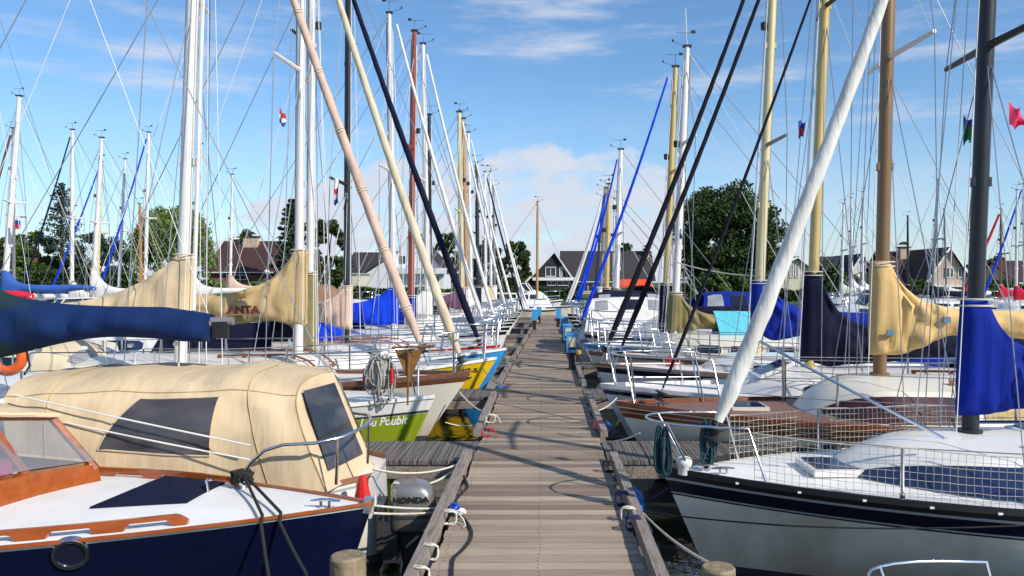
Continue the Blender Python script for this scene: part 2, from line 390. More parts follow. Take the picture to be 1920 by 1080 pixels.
    # rig -------------------------------------------------------------
    def mast(s, x, top, r=.055, m=alu, base=None, lean=.04, spr=(.55,), sprl=.75, sprm=None, vane=True, seg=12, light=True, side_lean=0):
        """lean is the image-plane lean per metre, in world +X"""
        lx = lean*(1 if s.side == 'R' else -1); z0 = (s.cabz(x)-.03 if base is None else base); s.mx, s.mz0, s.mtop, s.mlean = x, z0, top, lx; s.mr = r
        mp = s.mp = lambda z: Vector((x+lx*(z-z0), 0, z))
        prof = [mp(lerp(z0, top, q)) for q in (0, .25, .5, .75, .9, 1)]
        mb = MB().tube(prof, [r, r, r, r*.95, r*.8, r*.66], seg)
        mb.tube([mp(z0)-Vector((0,0,.02)), mp(z0+.05)], r*1.5, seg)
        if s.d < 21: obj('sail_track', MB().tube([mp(lerp(z0, top, q))+Vector((r*.99,0,0)) for q in (.03, .5, .97)], .012, 4), greym, None).parent = s.root
        for k in (.3, .62):      # fittings on the tube
            mb.box(mp(lerp(z0, top, k)), (r*2.4, r*1.1, r*1.2))
        mo = s.mast_o = obj('mast', mb, m, s.root, 40); s.tips = []
        for f in spr:
            z = lerp(z0, top, f)
            for sd in (-1, 1):
                a = mp(z); e = a+Vector((.12*s.L/7, sd*sprl, .05)); s.tips.append((sd, e, f))
                obj('spreader', MB().tube([a, e], [.028+.0006*s.d, .018+.0005*s.d], 6), sprm or m, mo)
        if vane and top < 10.5:
            h = MB(); t = mp(top); lr = s.lr*.55
            h.tube([t, t+Vector((0,0,.28))], lr, 4); h.tube([t+Vector((-.22,0,.27)), t+Vector((.12,0,.27))], lr, 4); h.box(t+Vector((.12,0,.29)), (.09,.008,.06)); h.tube([t+Vector((.02,.0,0)), t+Vector((-.28,0,.10))], lr, 4); h.box(t+Vector((0,0,.01)), (r*2.2, r*1.6, .035)); h.lathe([(0,0),(.02,0),(.02,.04),(0,.05)], t+Vector((-.28,0,.1)), 8)
            obj('wind_vane', h, blackp, mo)
        if light:
            q = mp(lerp(z0, top, .66))+Vector((-r-.05,0,0)); h = MB().lathe([(0,-.06),(.05,-.06),(.055,.05),(.03,.07),(0,.07)], q, 10); h.box(q+Vector((.04,0,-.03)), (.08,.03,.03)); obj('mast_light', h, blackp, mo)
        return mo
    def line(s, a, b, name='shroud', m=None, r=None, parent=None):
        return obj(name, MB().tube([a, b], r or s.lr, 5), m or wire, parent or s.root)
    def shrouds(s, back=True, inner=True, halyards=2, m=None, fore=True):
        mp = s.mp; z0, top = s.mz0, s.mtop
        for sd in (-1, 1):
            for (q, tip, f) in [t for t in s.tips if t[0] == sd][:1]:
                ch = s.at_x(s.mx+.15, s.zsh((s.mx+.15)/s.L), sd)*1; ch.y *= .93; ch.z = s.deckz(ch.x, ch.y)
                s.line(ch, tip); s.line(tip, mp(lerp(z0, top, .93)))
                if inner:
                    c2 = ch+Vector((.22, 0, 0)); s.line(c2, mp(lerp(z0, top, f)))
                    c3 = ch+Vector((-.35, 0, 0)); s.line(c3, mp(lerp(z0, top, f)), r=s.lr*.9)
        if back:
            s.line(mp(top-.03), Vector((s.L-.05, 0, s.zs)), 'backstay')
        for k in range(halyards):
            sd = (-1)**k; s.line(mp(lerp(z0, top, .95))+Vector((-.06, sd*.05, 0)), Vector((s.mx-.12-.1*k, sd*.22, s.cabz(s.mx-.15)+.02)), 'halyard', wirew, s.lr*.9)
    def boom(s, z, ln, m=alu, r=.05, up=.02):
        a = s.mp(z)+Vector((s.mr, 0, 0)); e = Vector((s.mx+ln, 0, z+up*ln)); s.bz, s.bl, s.bup = z, ln, up
        o = obj('boom', MB().tube([a, a.lerp(e, .5), e], [r*.9, r, r], 8), m, s.root)
        obj('topping_lift', MB().tube([e, s.mp(s.mtop-.05)], s.lr*.7, 4), wirew, o); s.boom_o = o
        obj('mainsheet', MB().tube([e-Vector((.25,0,0)), Vector((e.x-.3, .05, s.deckz(min(e.x-.3, s.L*.98))+.1))], s.lr*1.6, 4), ropew, o); return o
    def cover(s, m, hc=.7, drop=.08, w=.15, dl=.5, fat=.16, n=64, k=30, l0=-.12, tail=1.0, wr=1.0, name='sail_cover', dec=1.1, ties=True, seed=0, bag=.10):
        """canvas cover: collar round the mast that sweeps down on to the boom"""
        rows = []; L = s.bl*tail
        for i in range(n+1):
            u = (i/n)**1.25; l0 = -(s.mr+.055); x = lerp(l0, L, u); zb = s.bz+s.bup*max(0, x)
            e = math.exp(-max(0, x-.06)/dec*2.4) if x > .06 else 1
            top = zb+fat+(hc-fat)*e; dd = drop*math.exp(-(max(0, x)/dl)**2)
            bot = zb-lerp(.10, bag, sstep(0, .3, x))-dd; bot += .05*math.sin(x*3.1+seed)*(1-e)
            if x > L*.85: top -= (x-L*.85)/(L*.15)*fat*.5
            lat = (s.mr+.035) if x < .1 else lerp(s.mr+.035, w, min(1, (x-.1)/.5)); cz = (top+bot)/2; hz = (top-bot)/2
            endf = math.sqrt(max(.002, 1-(x/l0)**2)) if x < 0 else 1
            row = []
            for j in range(k):
                a = 2*math.pi*j/k; sy = math.sin(a); cz_ = math.cos(a)
                ex = lerp(.3, 1, sstep(.10, .45, x)); hgt = cz+hz*math.copysign(abs(cz_)**ex, cz_); yy = lat*abs(sy)**.8*math.copysign(1, sy)*endf
                if hgt > zb+.25: yy *= lerp(1, (s.mr+.03)/lat, min(1, (hgt-zb-.25)/max(.05, hc-.25)))
                q = Vector((x*2.0, hgt*3.0, seed+j*.05)); dn = mnoise.noise(q*1.6)*.030+math.sin((hgt-zb)*9+x*7+mnoise.noise(q)*4)*.012+(.020*math.sin((hgt-zb)*7-x*10+3*mnoise.noise(q*.7))*sstep(.1,.4,x))
                rr_ = math.hypot(x, max(0, s.bz+hc-hgt)); th = math.atan2(max(0, x), max(.02, s.bz+hc-hgt))
                fan = math.sin(th*17+2.2*mnoise.noise(Vector((th*3, rr_*1.2, seed))))*.030*min(1, rr_*1.6)*math.exp(-max(0, x-.5)*1.1)*sstep(-.02, .15, x)
                dg = (1-2.2*abs(mnoise.noise(Vector((x*2.6+hgt*2.4, hgt*.8-x*.3, seed+3)))))*.022*sstep(.2, .6, x); dn += fan+dg
                pin = .16*math.exp(-((((x+.18) % .62)-.31)/.05)**2)*sstep(.35, .6, x) if L > 1 else 0; yy *= 1-pin
                yy += math.copysign(dn*wr, sy)*(1 if abs(sy) > .15 else .2)
                xm = s.mp(hgt).x if x < .12 else lerp(s.mp(hgt).x, s.mx, min(1, (x-.12)/.5))
                row.append(Vector((xm+x, yy, hgt)))
            rows.append(row)
        mb = MB().grid(rows, closed_u=True); mb.add(rows[0], [tuple(range(k))]); mb.add(rows[-1], [tuple(range(k))[::-1]])
        o = s.cover_o = obj(name, mb, m, getattr(s, 'boom_o', s.root), 50)
        if hc > .3: # tie round the collar
            z = s.bz+hc-.06; t = s.mp(z); mk = MB()
            for dz in (0, .05): mk.tube([t+Vector((math.cos(a)*(s.mr+.045)*1.15, math.sin(a)*(s.mr+.045), dz)) for a in [2*math.pi*i/12 for i in range(12)]], .008, 5, closed=True)
            obj('lashing', mk, ropew, o)
        return o
    def furl(s, m, p0, top, r=.06, ties=None, drum=True, n=110, name='furled_jib', sagx=.05, wire_to=None):
        """sail rolled round the forestay from p0 (local) to a point top (local)"""
        p0 = Vector(p0); p1 = Vector(top); pts = []; rs = []
        for i in range(n+1):
            u = i/n; q = p0.lerp(p1, u); q.z -= sagx*4*u*(1-u)*0.6; q.x += sagx*4*u*(1-u)
            pts.append(q); rs.append(r*(.52+.48*sstep(0, .05, u))*lerp(1.22, .60, u)*(1+.03*mnoise.noise(Vector((u*14, r*90, s.d)))))
        mb = MB().tube(pts, rs, 16, wob=lambda t, a: 1+.04*math.sin(a*2+t*95)+.03*math.sin(a*3-t*140)+.07*mnoise.noise(Vector((t*60, math.cos(a)*1.6, math.sin(a)*1.6+s.d))))
        o = obj(name, mb, m, s.root, 60)
        dirn = (p1-p0).normalized()
        obj('forestay', MB().tube([p0-dirn*.32, p0+dirn*.05], s.lr*1.3, 6), steel, o)
        if drum:
            c = p0-dirn*.10; mk = MB(); q = dirn.to_track_quat('Z', 'Y').to_matrix()
            mq = MB().lathe([(0,-.05),(.075,-.05),(.075,-.035),(.04,-.03),(.04,.03),(.075,.035),(.075,.05),(0,.05)], (0,0,0), 14); mq.v = [tuple(q @ Vector(v)+c) for v in mq.v]
            obj('furler_drum', mq, blackp, o)
        if ties:
            for i in range(ties):
                mk = MB(); u = (i+.6)/ties; k = int(u*n)
                for dz in (0, .035):
                    c = pts[k]+dirn*dz; x = dirn.cross(Vector((0,1,0))).normalized(); y = dirn.cross(x)
                    mk.tube([c+(x*math.cos(a)+y*math.sin(a))*(rs[k]*1.10) for a in [2*math.pi*j/10 for j in range(10)]], .007, 4, closed=True)
                obj('lashing', mk, ropew, o)
        return o
    # deck gear ---------------------------------------------------------
    def pulpit(s, h=.55, x1=1.15, m=steel, r=.0125, fwd=.0, mid=True):
        r = r*.78+.0002*s.d; o = None
        yb = lambda x: max(.05, s.b(x/s.L)-.05)
        loop = []
        for i in range(15):
            a = math.pi*(i/14)-math.pi/2; fx = x1*(1-math.cos(a)**.75)-fwd*math.cos(a) if math.cos(a) > 0 else x1
            yy = math.sin(a)*max(yb(x1), .16); loop.append(Vector((fx, yy if abs(i-7) > 0 else 0, s.zf+h-.03*fx)))
        mb = MB(); foot = lambda sd, x: Vector((x, sd*yb(x), s.deckz(x, yb(x))))
        pts = [foot(-1, x1+.12)]+loop+[foot(1, x1+.12)]
        mb.tube(pts, r, 8)
        for sd in (-1, 1):
            for fx in (.22, ):
                k = 4 if sd < 0 else 10; mb.tube([foot(sd, fx), loop[k]], r, 8)
            if mid: mb.tube([foot(sd, .22).lerp(loop[4 if sd < 0 else 10], .5), foot(sd, x1+.12).lerp(loop[0 if sd < 0 else 14], .5)], r*.8, 6)
        s.pul_h = h
        return obj('pulpit', mb, m, s.root, 50)
    def stanchions(s, xs, h=.55, m=steel, lines=(1.0, .5), x0=1.27, xend=None, r=.011):
        r = r+.0003*s.d
        for sd in (-1, 1):
            tops = []
            for x in xs:
                y = sd*(s.b(x/s.L)-.06); z = s.deckz(x, y); obj('stanchion', MB().tube([Vector((x, y, z-.01)), Vector((x, y*1.01, z+h))], r, 7).tube([Vector((x, y, z-.01)), Vector((x, y, z+.06))], r*1.6, 7), m, s.root, 50); tops.append((x, y, z))
            st = [(x0, sd*(s.b(x0/s.L)-.05), s.deckz(x0, s.b(x0/s.L)-.05))]+tops
            for f in lines:
                obj('lifeline', MB().tube([Vector((x, y, z+h*f)) for x, y, z in st], s.lr*.95, 5), wire, s.root)
    def pushpit(s, h=.55, m=steel, r=.012, xf=.9):
        r = r+.0003*s.d; mb = MB(); x1 = s.L-xf; y = lambda x: s.b(x/s.L)-.06
        A = [Vector((x1, -y(x1), s.deckz(x1))), Vector((x1+.25, -y(x1+.2), s.zs+h)), Vector((s.L-.15, -y(s.L), s.zs+h)), Vector((s.L-.02, -y(s.L)*.7, s.zs+h))]
        pts = A+[Vector((p.x, -p.y, p.z)) for p in A[::-1]]
        mb.tube(pts, r, 8)
        for sd in (-1, 1): mb.tube([Vector((s.L-.1, sd*y(s.L), s.zs)), Vector((s.L-.15, sd*y(s.L), s.zs+h))], r, 7); mb.tube([Vector((x1+.1, sd*y(x1), s.zs+h*.5)), Vector((s.L-.12, sd*y(s.L), s.zs+h*.5))], r*.8, 6)
        return obj('pushpit', mb, m, s.root, 50)
    def hatch(s, x, y=0, w=.5, l=.5, m=glassb, fm=gel, z=None, tilt=0):
        z = s.cabz(x) if z is None else z; q = Matrix.Rotation(R(tilt), 3, 'Y'); c = Vector((x, y, z+.01))
        o = obj('hatch', MB().box(c, (l, w, .05), q), fm, s.root, 20); obj('hatch_glass', MB().box(c+Vector((0,0,.028)), (l*.82, w*.82, .012), q), m, o, 20); return o
    def handrail(s, xa, xb, y, m=varn, posts=5, z=.05):
        zz = lambda x: s.cabz(x)-.06*(abs(y)/.5)
        for sd in (-1, 1):
            mb = MB()
            mb.tube([Vector((x, sd*y, zz(x)+z)) for x in [lerp(xa, xb, i/8) for i in range(9)]], .016, 6)
            for i in range(posts): x = lerp(xa+.03, xb-.03, i/(posts-1)); mb.box((x, sd*y, zz(x)+z/2-.01), (.05, .022, z))
            obj('handrail', mb, m, s.root, 40)
    def cleat(s, x, y, z=None):
        z = s.deckz(x, y) if z is None else z; mb = MB().tube([(x-.09, y, z+.045), (x-.03, y, z+.05), (x+.03, y, z+.05), (x+.09, y, z+.045)], [.006,.011,.011,.006], 7); mb.box((x-.025, y, z+.02), (.015,.018,.06)); mb.box((x+.025, y, z+.02), (.015,.018,.06)); return obj('cleat', mb, steel, s.root, 40)
    def hanktext(s, t, fn, size, m, shear=0, off=0, name='lettering', parent=None, xs=1):
        v, f = textmesh(t, size, shear, off, xs=xs)
        return obj(name, MB().add([fn(x, y) for x, y in v], f), m, parent or s.root, 0)
    def tarp(s, m, x0, x1, hw, z0, zr, name='boom_tent', wr=.02, n=16, seed=1, notch=0):
        """canvas ridge tent hung over the boom"""
        rows = []
        for i in range(n+1):
            x = lerp(x0, x1, i/n); row = []
            for j in range(17):
                u = j/16*2-1; y = hw*u; z = zr-(zr-z0)*abs(u)**1.25+wr*mnoise.noise(Vector((x*3, y*3, seed)))
                if abs(u) > .9: z += .08*math.sin(x*5)*.5
                row.append(Vector((x+notch*(abs(u))*(1-2*i/n), y, z)))
            rows.append(row)
        mb = MB().grid(rows).grid([[p+Vector((0,0,-.008)) for p in r] for r in rows], flip=True)
        return obj(name, mb, m, s.root, 50)
    def sprayhood(s, m, x, w=.75, h=.5, ln=.8, wm=greyv):
        rows = []; z0 = s.deckz(x, w)
        for i in range(9):
            u = i/8; row = []; hh = h*math.sin(lerp(.12, 1, u)*math.pi/2)
            for j in range(15):
                a = math.pi*j/14; row.append(Vector((x+ln*u+.06*math.sin(a), -w*math.cos(a)*lerp(.86, 1, u), z0+.1+hh*max(0, math.sin(a))**.5)))
            rows.append(row)
        o = obj('sprayhood', MB().grid(rows), m, s.root, 50)
        for (a, b) in ((2, 6), (8, 12)): obj('window', MB().grid([[p+Vector((-.012, 0, .012)) for p in r[a:b+1]] for r in rows[0:5]]), wm, o, 50)
        return o
    def fender(s, x, sd, m=fendw, z=None, r=.1, ln=.5):
        p = s.at_x(x, s.zsh(x/s.L), sd); zt = p.z; y = p.y+sd*(r+.01)
        mb = MB().lathe([(0,-ln/2-.03),(r*.5,-ln/2-.02),(r,-ln/2+.08),(r,ln/2-.08),(r*.5,ln/2+.02),(.02,ln/2+.06),(0,ln/2+.06)], (p.x, y, zt-.1-ln/2), 12)
        mb.tube([(p.x, y, zt-.05), (p.x, p.y-sd*.05, zt+.12)], .008, 5); return obj('fender', mb, m, s.root, 50)
# ------------------------------------------------------------------ setting: water, shore, jetty
def water_mat():
    M = bpy.data.materials.new('harbour_water'); M.use_nodes = True; nt = M.node_tree; N = nt.nodes; Lk = nt.links.new; b = N['Principled BSDF']
    b.inputs['Base Color'].default_value = (.018, .020, .012, 1); b.inputs['Roughness'].default_value = .035; b.inputs['IOR'].default_value = 1.33
    tc = N.new('ShaderNodeTexCoord'); bp = N.new('ShaderNodeBump'); bp.inputs['Strength'].default_value = .22; bp.inputs['Distance'].default_value = .05
    a = N.new('ShaderNodeTexNoise'); a.inputs['Scale'].default_value = 5.5; a.inputs['Detail'].default_value = 3
    mp = N.new('ShaderNodeMapping'); mp.inputs['Scale'].default_value = (1, .7, 1); Lk(tc.outputs['Object'], mp.inputs[0]); Lk(mp.outputs[0], a.inputs[0])
    Lk(a.outputs['Fac'], bp.inputs['Height']); Lk(bp.outputs[0], b.inputs['Normal']); return M
struct('water', MB().add([(-600,-60,WATER),(600,-60,WATER),(600,700,WATER),(-600,700,WATER)], [(0,1,2,3)]), water_mat())
grassm = mat('bank_grass', (.045,.075,.02), .9, var=.4, vs=.6)
struct('shore', MB().prism([(-600,70,-.9),(600,70,-.9),(600,72,-.2),(600,900,-.2),(-600,900,-.2),(-600,72,-.2)][:2]+[(600,70,-.22),(-600,70,-.22)], (0, 830, 0)), grassm)

PITCH = .1275
def board_mat():
    M = bpy.data.materials.new('grooved_boards'); M.use_nodes = True; nt = M.node_tree; N = nt.nodes; Lk = nt.links.new; b = N['Principled BSDF']
    tc = N.new('ShaderNodeTexCoord'); sp = N.new('ShaderNodeSeparateXYZ'); Lk(tc.outputs['Object'], sp.inputs[0])
    dv = N.new('ShaderNodeMath'); dv.operation = 'DIVIDE'; Lk(sp.outputs[1], dv.inputs[0]); dv.inputs[1].default_value = PITCH
    fl = N.new('ShaderNodeMath'); fl.operation = 'FLOOR'; Lk(dv.outputs[0], fl.inputs[0])
    wn = N.new('ShaderNodeTexWhiteNoise'); wn.noise_dimensions = '1D'; Lk(fl.outputs[0], wn.inputs['W'])
    cr = N.new('ShaderNodeValToRGB'); e = cr.color_ramp.elements; e[0].position = 0; e[0].color = (.18,.132,.096,1); e[1].position = 1; e[1].color = (.41,.327,.247,1)
    k = e.new(.5); k.color = (.29,.222,.164,1); Lk(wn.outputs['Value'], cr.inputs[0])
    mp = N.new('ShaderNodeMapping'); mp.inputs['Scale'].default_value = (1.3, 55, 1); Lk(tc.outputs['Object'], mp.inputs[0])
    add = N.new('ShaderNodeVectorMath'); add.operation = 'ADD'; cb = N.new('ShaderNodeCombineXYZ'); Lk(wn.outputs['Value'], cb.inputs[0]); sc2 = N.new('ShaderNodeVectorMath'); sc2.operation = 'SCALE'; sc2.inputs['Scale'].default_value = 40; Lk(cb.outputs[0], sc2.inputs[0]); Lk(mp.outputs[0], add.inputs[0]); Lk(sc2.outputs[0], add.inputs[1])
    n = N.new('ShaderNodeTexNoise'); n.inputs['Scale'].default_value = 1.6; n.inputs['Detail'].default_value = 6; n.inputs['Roughness'].default_value = .65; Lk(add.outputs[0], n.inputs[0])
    mr = N.new('ShaderNodeMapRange'); Lk(n.outputs['Fac'], mr.inputs[0]); mr.inputs[1].default_value = .25; mr.inputs[2].default_value = .75; mr.inputs[3].default_value = .60; mr.inputs[4].default_value = 1.30
    n2 = N.new('ShaderNodeTexNoise'); n2.inputs['Scale'].default_value = 1.1; n2.inputs['Detail'].default_value = 5; Lk(tc.outputs['Object'], n2.inputs[0])
    m2 = N.new('ShaderNodeMapRange'); Lk(n2.outputs['Fac'], m2.inputs[0]); m2.inputs[1].default_value = .3; m2.inputs[2].default_value = .7; m2.inputs[3].default_value = .82; m2.inputs[4].default_value = 1.14
    mm = N.new('ShaderNodeMath'); mm.operation = 'MULTIPLY'; Lk(mr.outputs[0], mm.inputs[0]); Lk(m2.outputs[0], mm.inputs[1])
    vm = N.new('ShaderNodeVectorMath'); vm.operation = 'SCALE'; Lk(cr.outputs[0], vm.inputs[0]); Lk(mm.outputs[0], vm.inputs['Scale']); Lk(vm.outputs[0], b.inputs['Base Color'])
    b.inputs['Roughness'].default_value = .72; b.inputs['Specular IOR Level'].default_value = .35
    ad = n
    bp = N.new('ShaderNodeBump'); bp.inputs['Strength'].default_value = .35; bp.inputs['Distance'].default_value = .006; Lk(ad.outputs['Fac'], bp.inputs['Height']); Lk(bp.outputs[0], b.inputs['Normal'])
    return M
beamm = mat('weathered_beam', (.25,.21,.18), .8, var=.35, vs=5, vscale=(12,1,12), bump=.4, bs=14, bscale=(8,1,8), c2=(.11,.085,.075), c2f=(.52,.75))
groovem = mat('grooved_pier_boards', (.14,.125,.115), .8, var=.62, vs=2.4, vscale=(16,.25,1), bump=1.0, bs=2.4, bd=.05, bscale=(16,.25,1), c2=(.09,.085,.075), c2f=(.5,.8))
postm = mat('mossy_post', (.23,.18,.11), .9, var=.4, vs=7, vscale=(3,3,.8), bump=.5, bs=18, c2=(.10,.11,.05), c2f=(.5,.72))
nailm = mat('rusty_nails', (.05,.035,.03), .8)
XL, XR, YEND = -.685, .62, 41.0
def xl(y): return XL+.585*max(0, min(1, (y-14)/27))    # the jetty narrows and drifts a little to the right at its far end
def xr(y): return XR-.04*max(0, min(1, (y-14)/27))
jt = thing('jetty', 'long straight wooden jetty of grey cross boards running between the two rows of boats', 'jetty', (0, 157*PITCH, WATER))
def jl(p): return Vector(p)-Vector((0,157*PITCH,WATER))
mb = MB(); mb2 = MB(); y = 1.0*PITCH*round(2.6/PITCH); i = 0
while y < YEND:
    jx = random.uniform(-.012, .012); tz = random.uniform(-.002, .003); a = random.uniform(-.003, .003)
    mb.box(jl(((xl(y)+xr(y))/2+jx, y+PITCH/2-.0, -.0175+tz)), (xr(y)-xl(y), PITCH-random.choice((.010,.012,.013,.018)), .035), Matrix.Rotation(a, 3, 'Z'))
    for xx in (-.63, -.03, .56):
        if y < 14:
            for dy in (.03, .09): mb2.lathe([(0,.002),(.006,.001),(.007,-.002)], jl((xx+random.uniform(-.01,.01), y+dy, tz)), 6)
    y += PITCH
obj('deck_boards', mb, board_mat(), jt, 0); obj('nail_heads', mb2, nailm, jt, 0)['kind'] = 'stuff'
mb = MB()
for x, ye in ((-.62, 15.5), (.0, 41), (.50, 41)): mb.box(jl((x, (2+ye)/2, -.12)), (.09, ye-2, .16))
yy = 4.6
while yy < YEND:
    mb.box(jl(((xl(yy)+xr(yy))/2, yy, -.24)), (xr(yy)-xl(yy)+.1, .16, .14)); yy += 4.3
obj('under_beams', mb, beamm, jt, 0)
FING = [8.32+4.3*k for k in range(8)]
def seg(x0, x1, y0, y1, z=.012, h=.08, w=.085):
    m = MB(); n = 5; rows = []
    for i in range(n+1):
        u = i/n; yv = lerp(y0, y1, u); xv = lerp(x0, x1, u)+random.uniform(-.004, .004)
        rows.append([jl((xv-w/2, yv, z)), jl((xv-w/2+.006, yv, z+h)), jl((xv+w/2-.006, yv, z+h)), jl((xv+w/2, yv, z))])
    m.grid(rows, closed_u=True); m.add(rows[0], [(3,2,1,0)]); m.add(rows[-1], [(0,1,2,3)]); obj('side_rail', m, beamm, jt, 0)
    for q in (.12, .5, .88): obj('rail_block', MB().box(jl((lerp(x0,x1,q), lerp(y0,y1,q), z-.06)), (.08,.12,.14)), beamm, jt, 0)
seg(-.76, -.745, 3.2, 7.9); seg(.675, .68, 3.2, 7.78)
for k, f in enumerate(FING[:-1]):
    seg(xl(f+.6)-.06, xl(f+3.7)-.06, f+.62, f+3.75); seg(xr(f+.6)+.055, xr(f+3.7)+.055, f+.60, f+3.7)
def pier(side, y, ln, idx):
    a, l = ('left', -1) if side < 0 else ('right', 1)
    x0 = xl(y) if side < 0 else xr(y); nm = ['nearest', 'second', 'third', 'fourth', 'fifth', 'sixth', 'seventh', 'last'][idx]
    t = thing('finger_pier', f'{nm} short grooved finger pier branching from the jetty on the {a} side', 'pier', (x0+l*ln/2, y, WATER), 0, 'finger piers between the berths')
    m = MB(); n = int(ln/.41)
    for i in range(n):
        m.box((l*(-ln/2+.01+.41*(i+.5)), 0, .47), (.395, .96, .04), Matrix.Rotation(random.uniform(-.006,.006), 3, 'Z'))
    obj('boards', m, groovem, t, 0)
    m = MB().box((0, -.42, .38), (ln, .09, .14)).box((0, .42, .38), (ln, .09, .14)); obj('bearers', m, beamm, t, 0)
    m = MB().tube([(l*(ln/2-.15), 0, -.4), (l*(ln/2-.15), 0, .44)], .09, 10); obj('pile', m, postm, t)
for k, f in enumerate(FING): pier(-1, f, 3.2, k); pier(1, f, 3.2, k)

def post(px, d, ztop, r, label):
    X = x_at(px, d); m = MB(); rows = []
    for i in range(9):
        z = lerp(-1.0, ztop-.012, i/8); row = []
        for k in range(16):
            a = 2*math.pi*k/16; rr = r*(1+.07*mnoise.noise(Vector((math.cos(a)*1.5, math.sin(a)*1.5, z*2+px)))); row.append(Vector((X+rr*math.cos(a), d+rr*math.sin(a), z)))
        rows.append(row)
    m.grid(rows, closed_u=True); m.grid([rows[-1], [Vector((X+(p.x-X)*.9, d+(p.y-d)*.9, ztop)) for p in rows[-1]]], closed_u=True)
    m.add([Vector((X+(p.x-X)*.9, d+(p.y-d)*.9, ztop)) for p in rows[-1]], [tuple(range(16))])
    return single('mooring_post', m, postm, label, 'post', 'mossy mooring posts in the water')
post(652, 4.25, zs_at(1040, 4.25), .094, 'squared mossy mooring post in front of the navy wooden bow')
post(1347, 4.3, zs_at(1062, 4.3), .092, 'low mossy mooring post below the netted white hull')

# ------------------------------------------------------------------ pedestals
def pedestal(px, d, sc_, label, x=None, pale=True):
    X = x_at(px, d) if x is None else x
    t = thing('power_pedestal', label, 'pedestal', (X, d, 0), 0, 'blue power pedestals on the jetty')
    s = sc_; m = MB().box((0,0,.17*s), (.12*s,.12*s,.34*s)).box((0,0,.01), (.2*s,.2*s,.02)); obj('post', m, blackp, t)
    m = MB().box((0,0,.52*s), (.21*s,.17*s,.36*s)); m.prism([(-.115*s,-.095*s,.70*s),(.115*s,-.095*s,.70*s),(.115*s,.095*s,.73*s),(-.115*s,.095*s,.73*s)], (0,0,.025*s)); obj('housing', m, pedm, t)
    if pale:
        obj('panel', MB().box((0.01*s,-.087*s,.55*s), (.14*s,.008,.20*s)), creamc, t, 0); obj('socket', MB().box((.01*s,-.09*s,.43*s), (.12*s,.02*s,.05*s)), blackp, t, 0)
    obj('socket_cap', MB().lathe([(0,0),(.04*s,0),(.045*s,.05*s),(0,.06*s)], (.105*s,0,.3*s), 10, 'x'), ropey, t)
    return t
pedestal(1072, 15.9, .98, 'nearest blue power pedestal with pale panel on right edge of jetty')
pedestal(1064, 19.3, .95, 'blue power pedestal just behind the nearest one on the right edge')
pedestal(1058, 23.0, .95, 'third blue power pedestal on the right edge of the jetty', pale=False)
pedestal(1047, 30.5, .95, 'farthest blue power pedestal on the right edge of the jetty', pale=False)
pedestal(1002, 28.8, .98, 'tall blue power pedestal standing alone on the left edge of the jetty', pale=False)
pedestal(1011, 33, .9, 'small dark blue power pedestal near the far left end of the jetty', pale=False)

# ------------------------------------------------------------------ blue plug, cables, fenders and lines on the jetty rails
def G(px, py, z=.012):
    d = FPX*(CAM_H-z)/(py-VY); return Vector((x_at(px, d), d, z))
def cable(pts, r, m, label, name='cable', cat='cable'):
    out = []
    for i in range(len(pts)-1):
        p0 = pts[max(0,i-1)]; p1 = pts[i]; p2 = pts[i+1]; p3 = pts[min(len(pts)-1, i+2)]
        for k in range(6):
            t = k/6; out.append(.5*((2*p1)+(p2-p0)*t+(2*p0-5*p1+4*p2-p3)*t*t+(3*p1-p0-3*p2+p3)*t**3))
    out.append(pts[-1]); return single(name, MB().tube(out, r, 7), m, label, cat, None, 60)
t = thing('shore_power_plug', 'bright blue shore power plug with white collar lying on the left rail', 'plug', G(858, 966))
q = Matrix.Rotation(R(-35), 3, 'Z'); m = MB().lathe([(0,-.075),(.028,-.075),(.034,-.06),(.034,0),(.028,.005),(.028,.03),(0,.03)], (0,0,.038), 12, 'x'); m.box((-.03,0,.075), (.05,.03,.02)); m.v = [tuple(q @ Vector(v)) for v in m.v]; obj('plug_body', m, bluep, t)
m = MB().lathe([(0,.03),(.024,.03),(.022,.06),(.012,.075),(0,.075)], (0,0,.036), 12, 'x'); m.v = [tuple(q @ Vector(v)) for v in m.v]; obj('collar', m, letter_w, t)
cable([G(866,968,.04), G(876,980), G(884,995), G(882,1012), G(868,1030), G(852,1045), G(848,1062), G(848,1090)], .0105, blackp, 'black power cable curling from the blue plug over the boards')
cable([G(846,952,.04), G(853,940), G(866,925), G(877,912), G(873,900), G(869,892,.05)], .009, blackp, 'short black cable running up along the left rail behind the blue plug')
def wraprope(px, py, m, label, x=None, turns=3, tail=None, r=.009, side=-1):
    c = G(px, py, .10); mb = MB(); pts = []
    hx, hz = .053, .048; r = .0055
    for i in range(turns*12+1):
        a = 2*math.pi*i/12; pts.append(Vector((c.x+hx*max(-1, min(1, 1.25*math.cos(a))), c.y+i*.0017-.03+.012*math.sin(i*1.7), .055+hz*max(-1, min(1, 1.25*math.sin(a))))))
    if tail is None and turns > 2: k = pts[-1]; pts += [k+Vector((.02,.01,.02)), k+Vector((.035,.03,.005)), k+Vector((.01,.05,.03)), k+Vector((-.03,.03,.02)), k+Vector((.0,.0,.035)), k+Vector((.05,-.03,-.01)), k+Vector((.07,-.07,-.045)), k+Vector((.06,-.12,-.09+.05))]
    if tail is not None: pts += sag(pts[-1], tail, .06)[1:]
    mb.tube(pts, r, 6); return single('mooring_rope', mb, m, label, 'rope', None, 60)
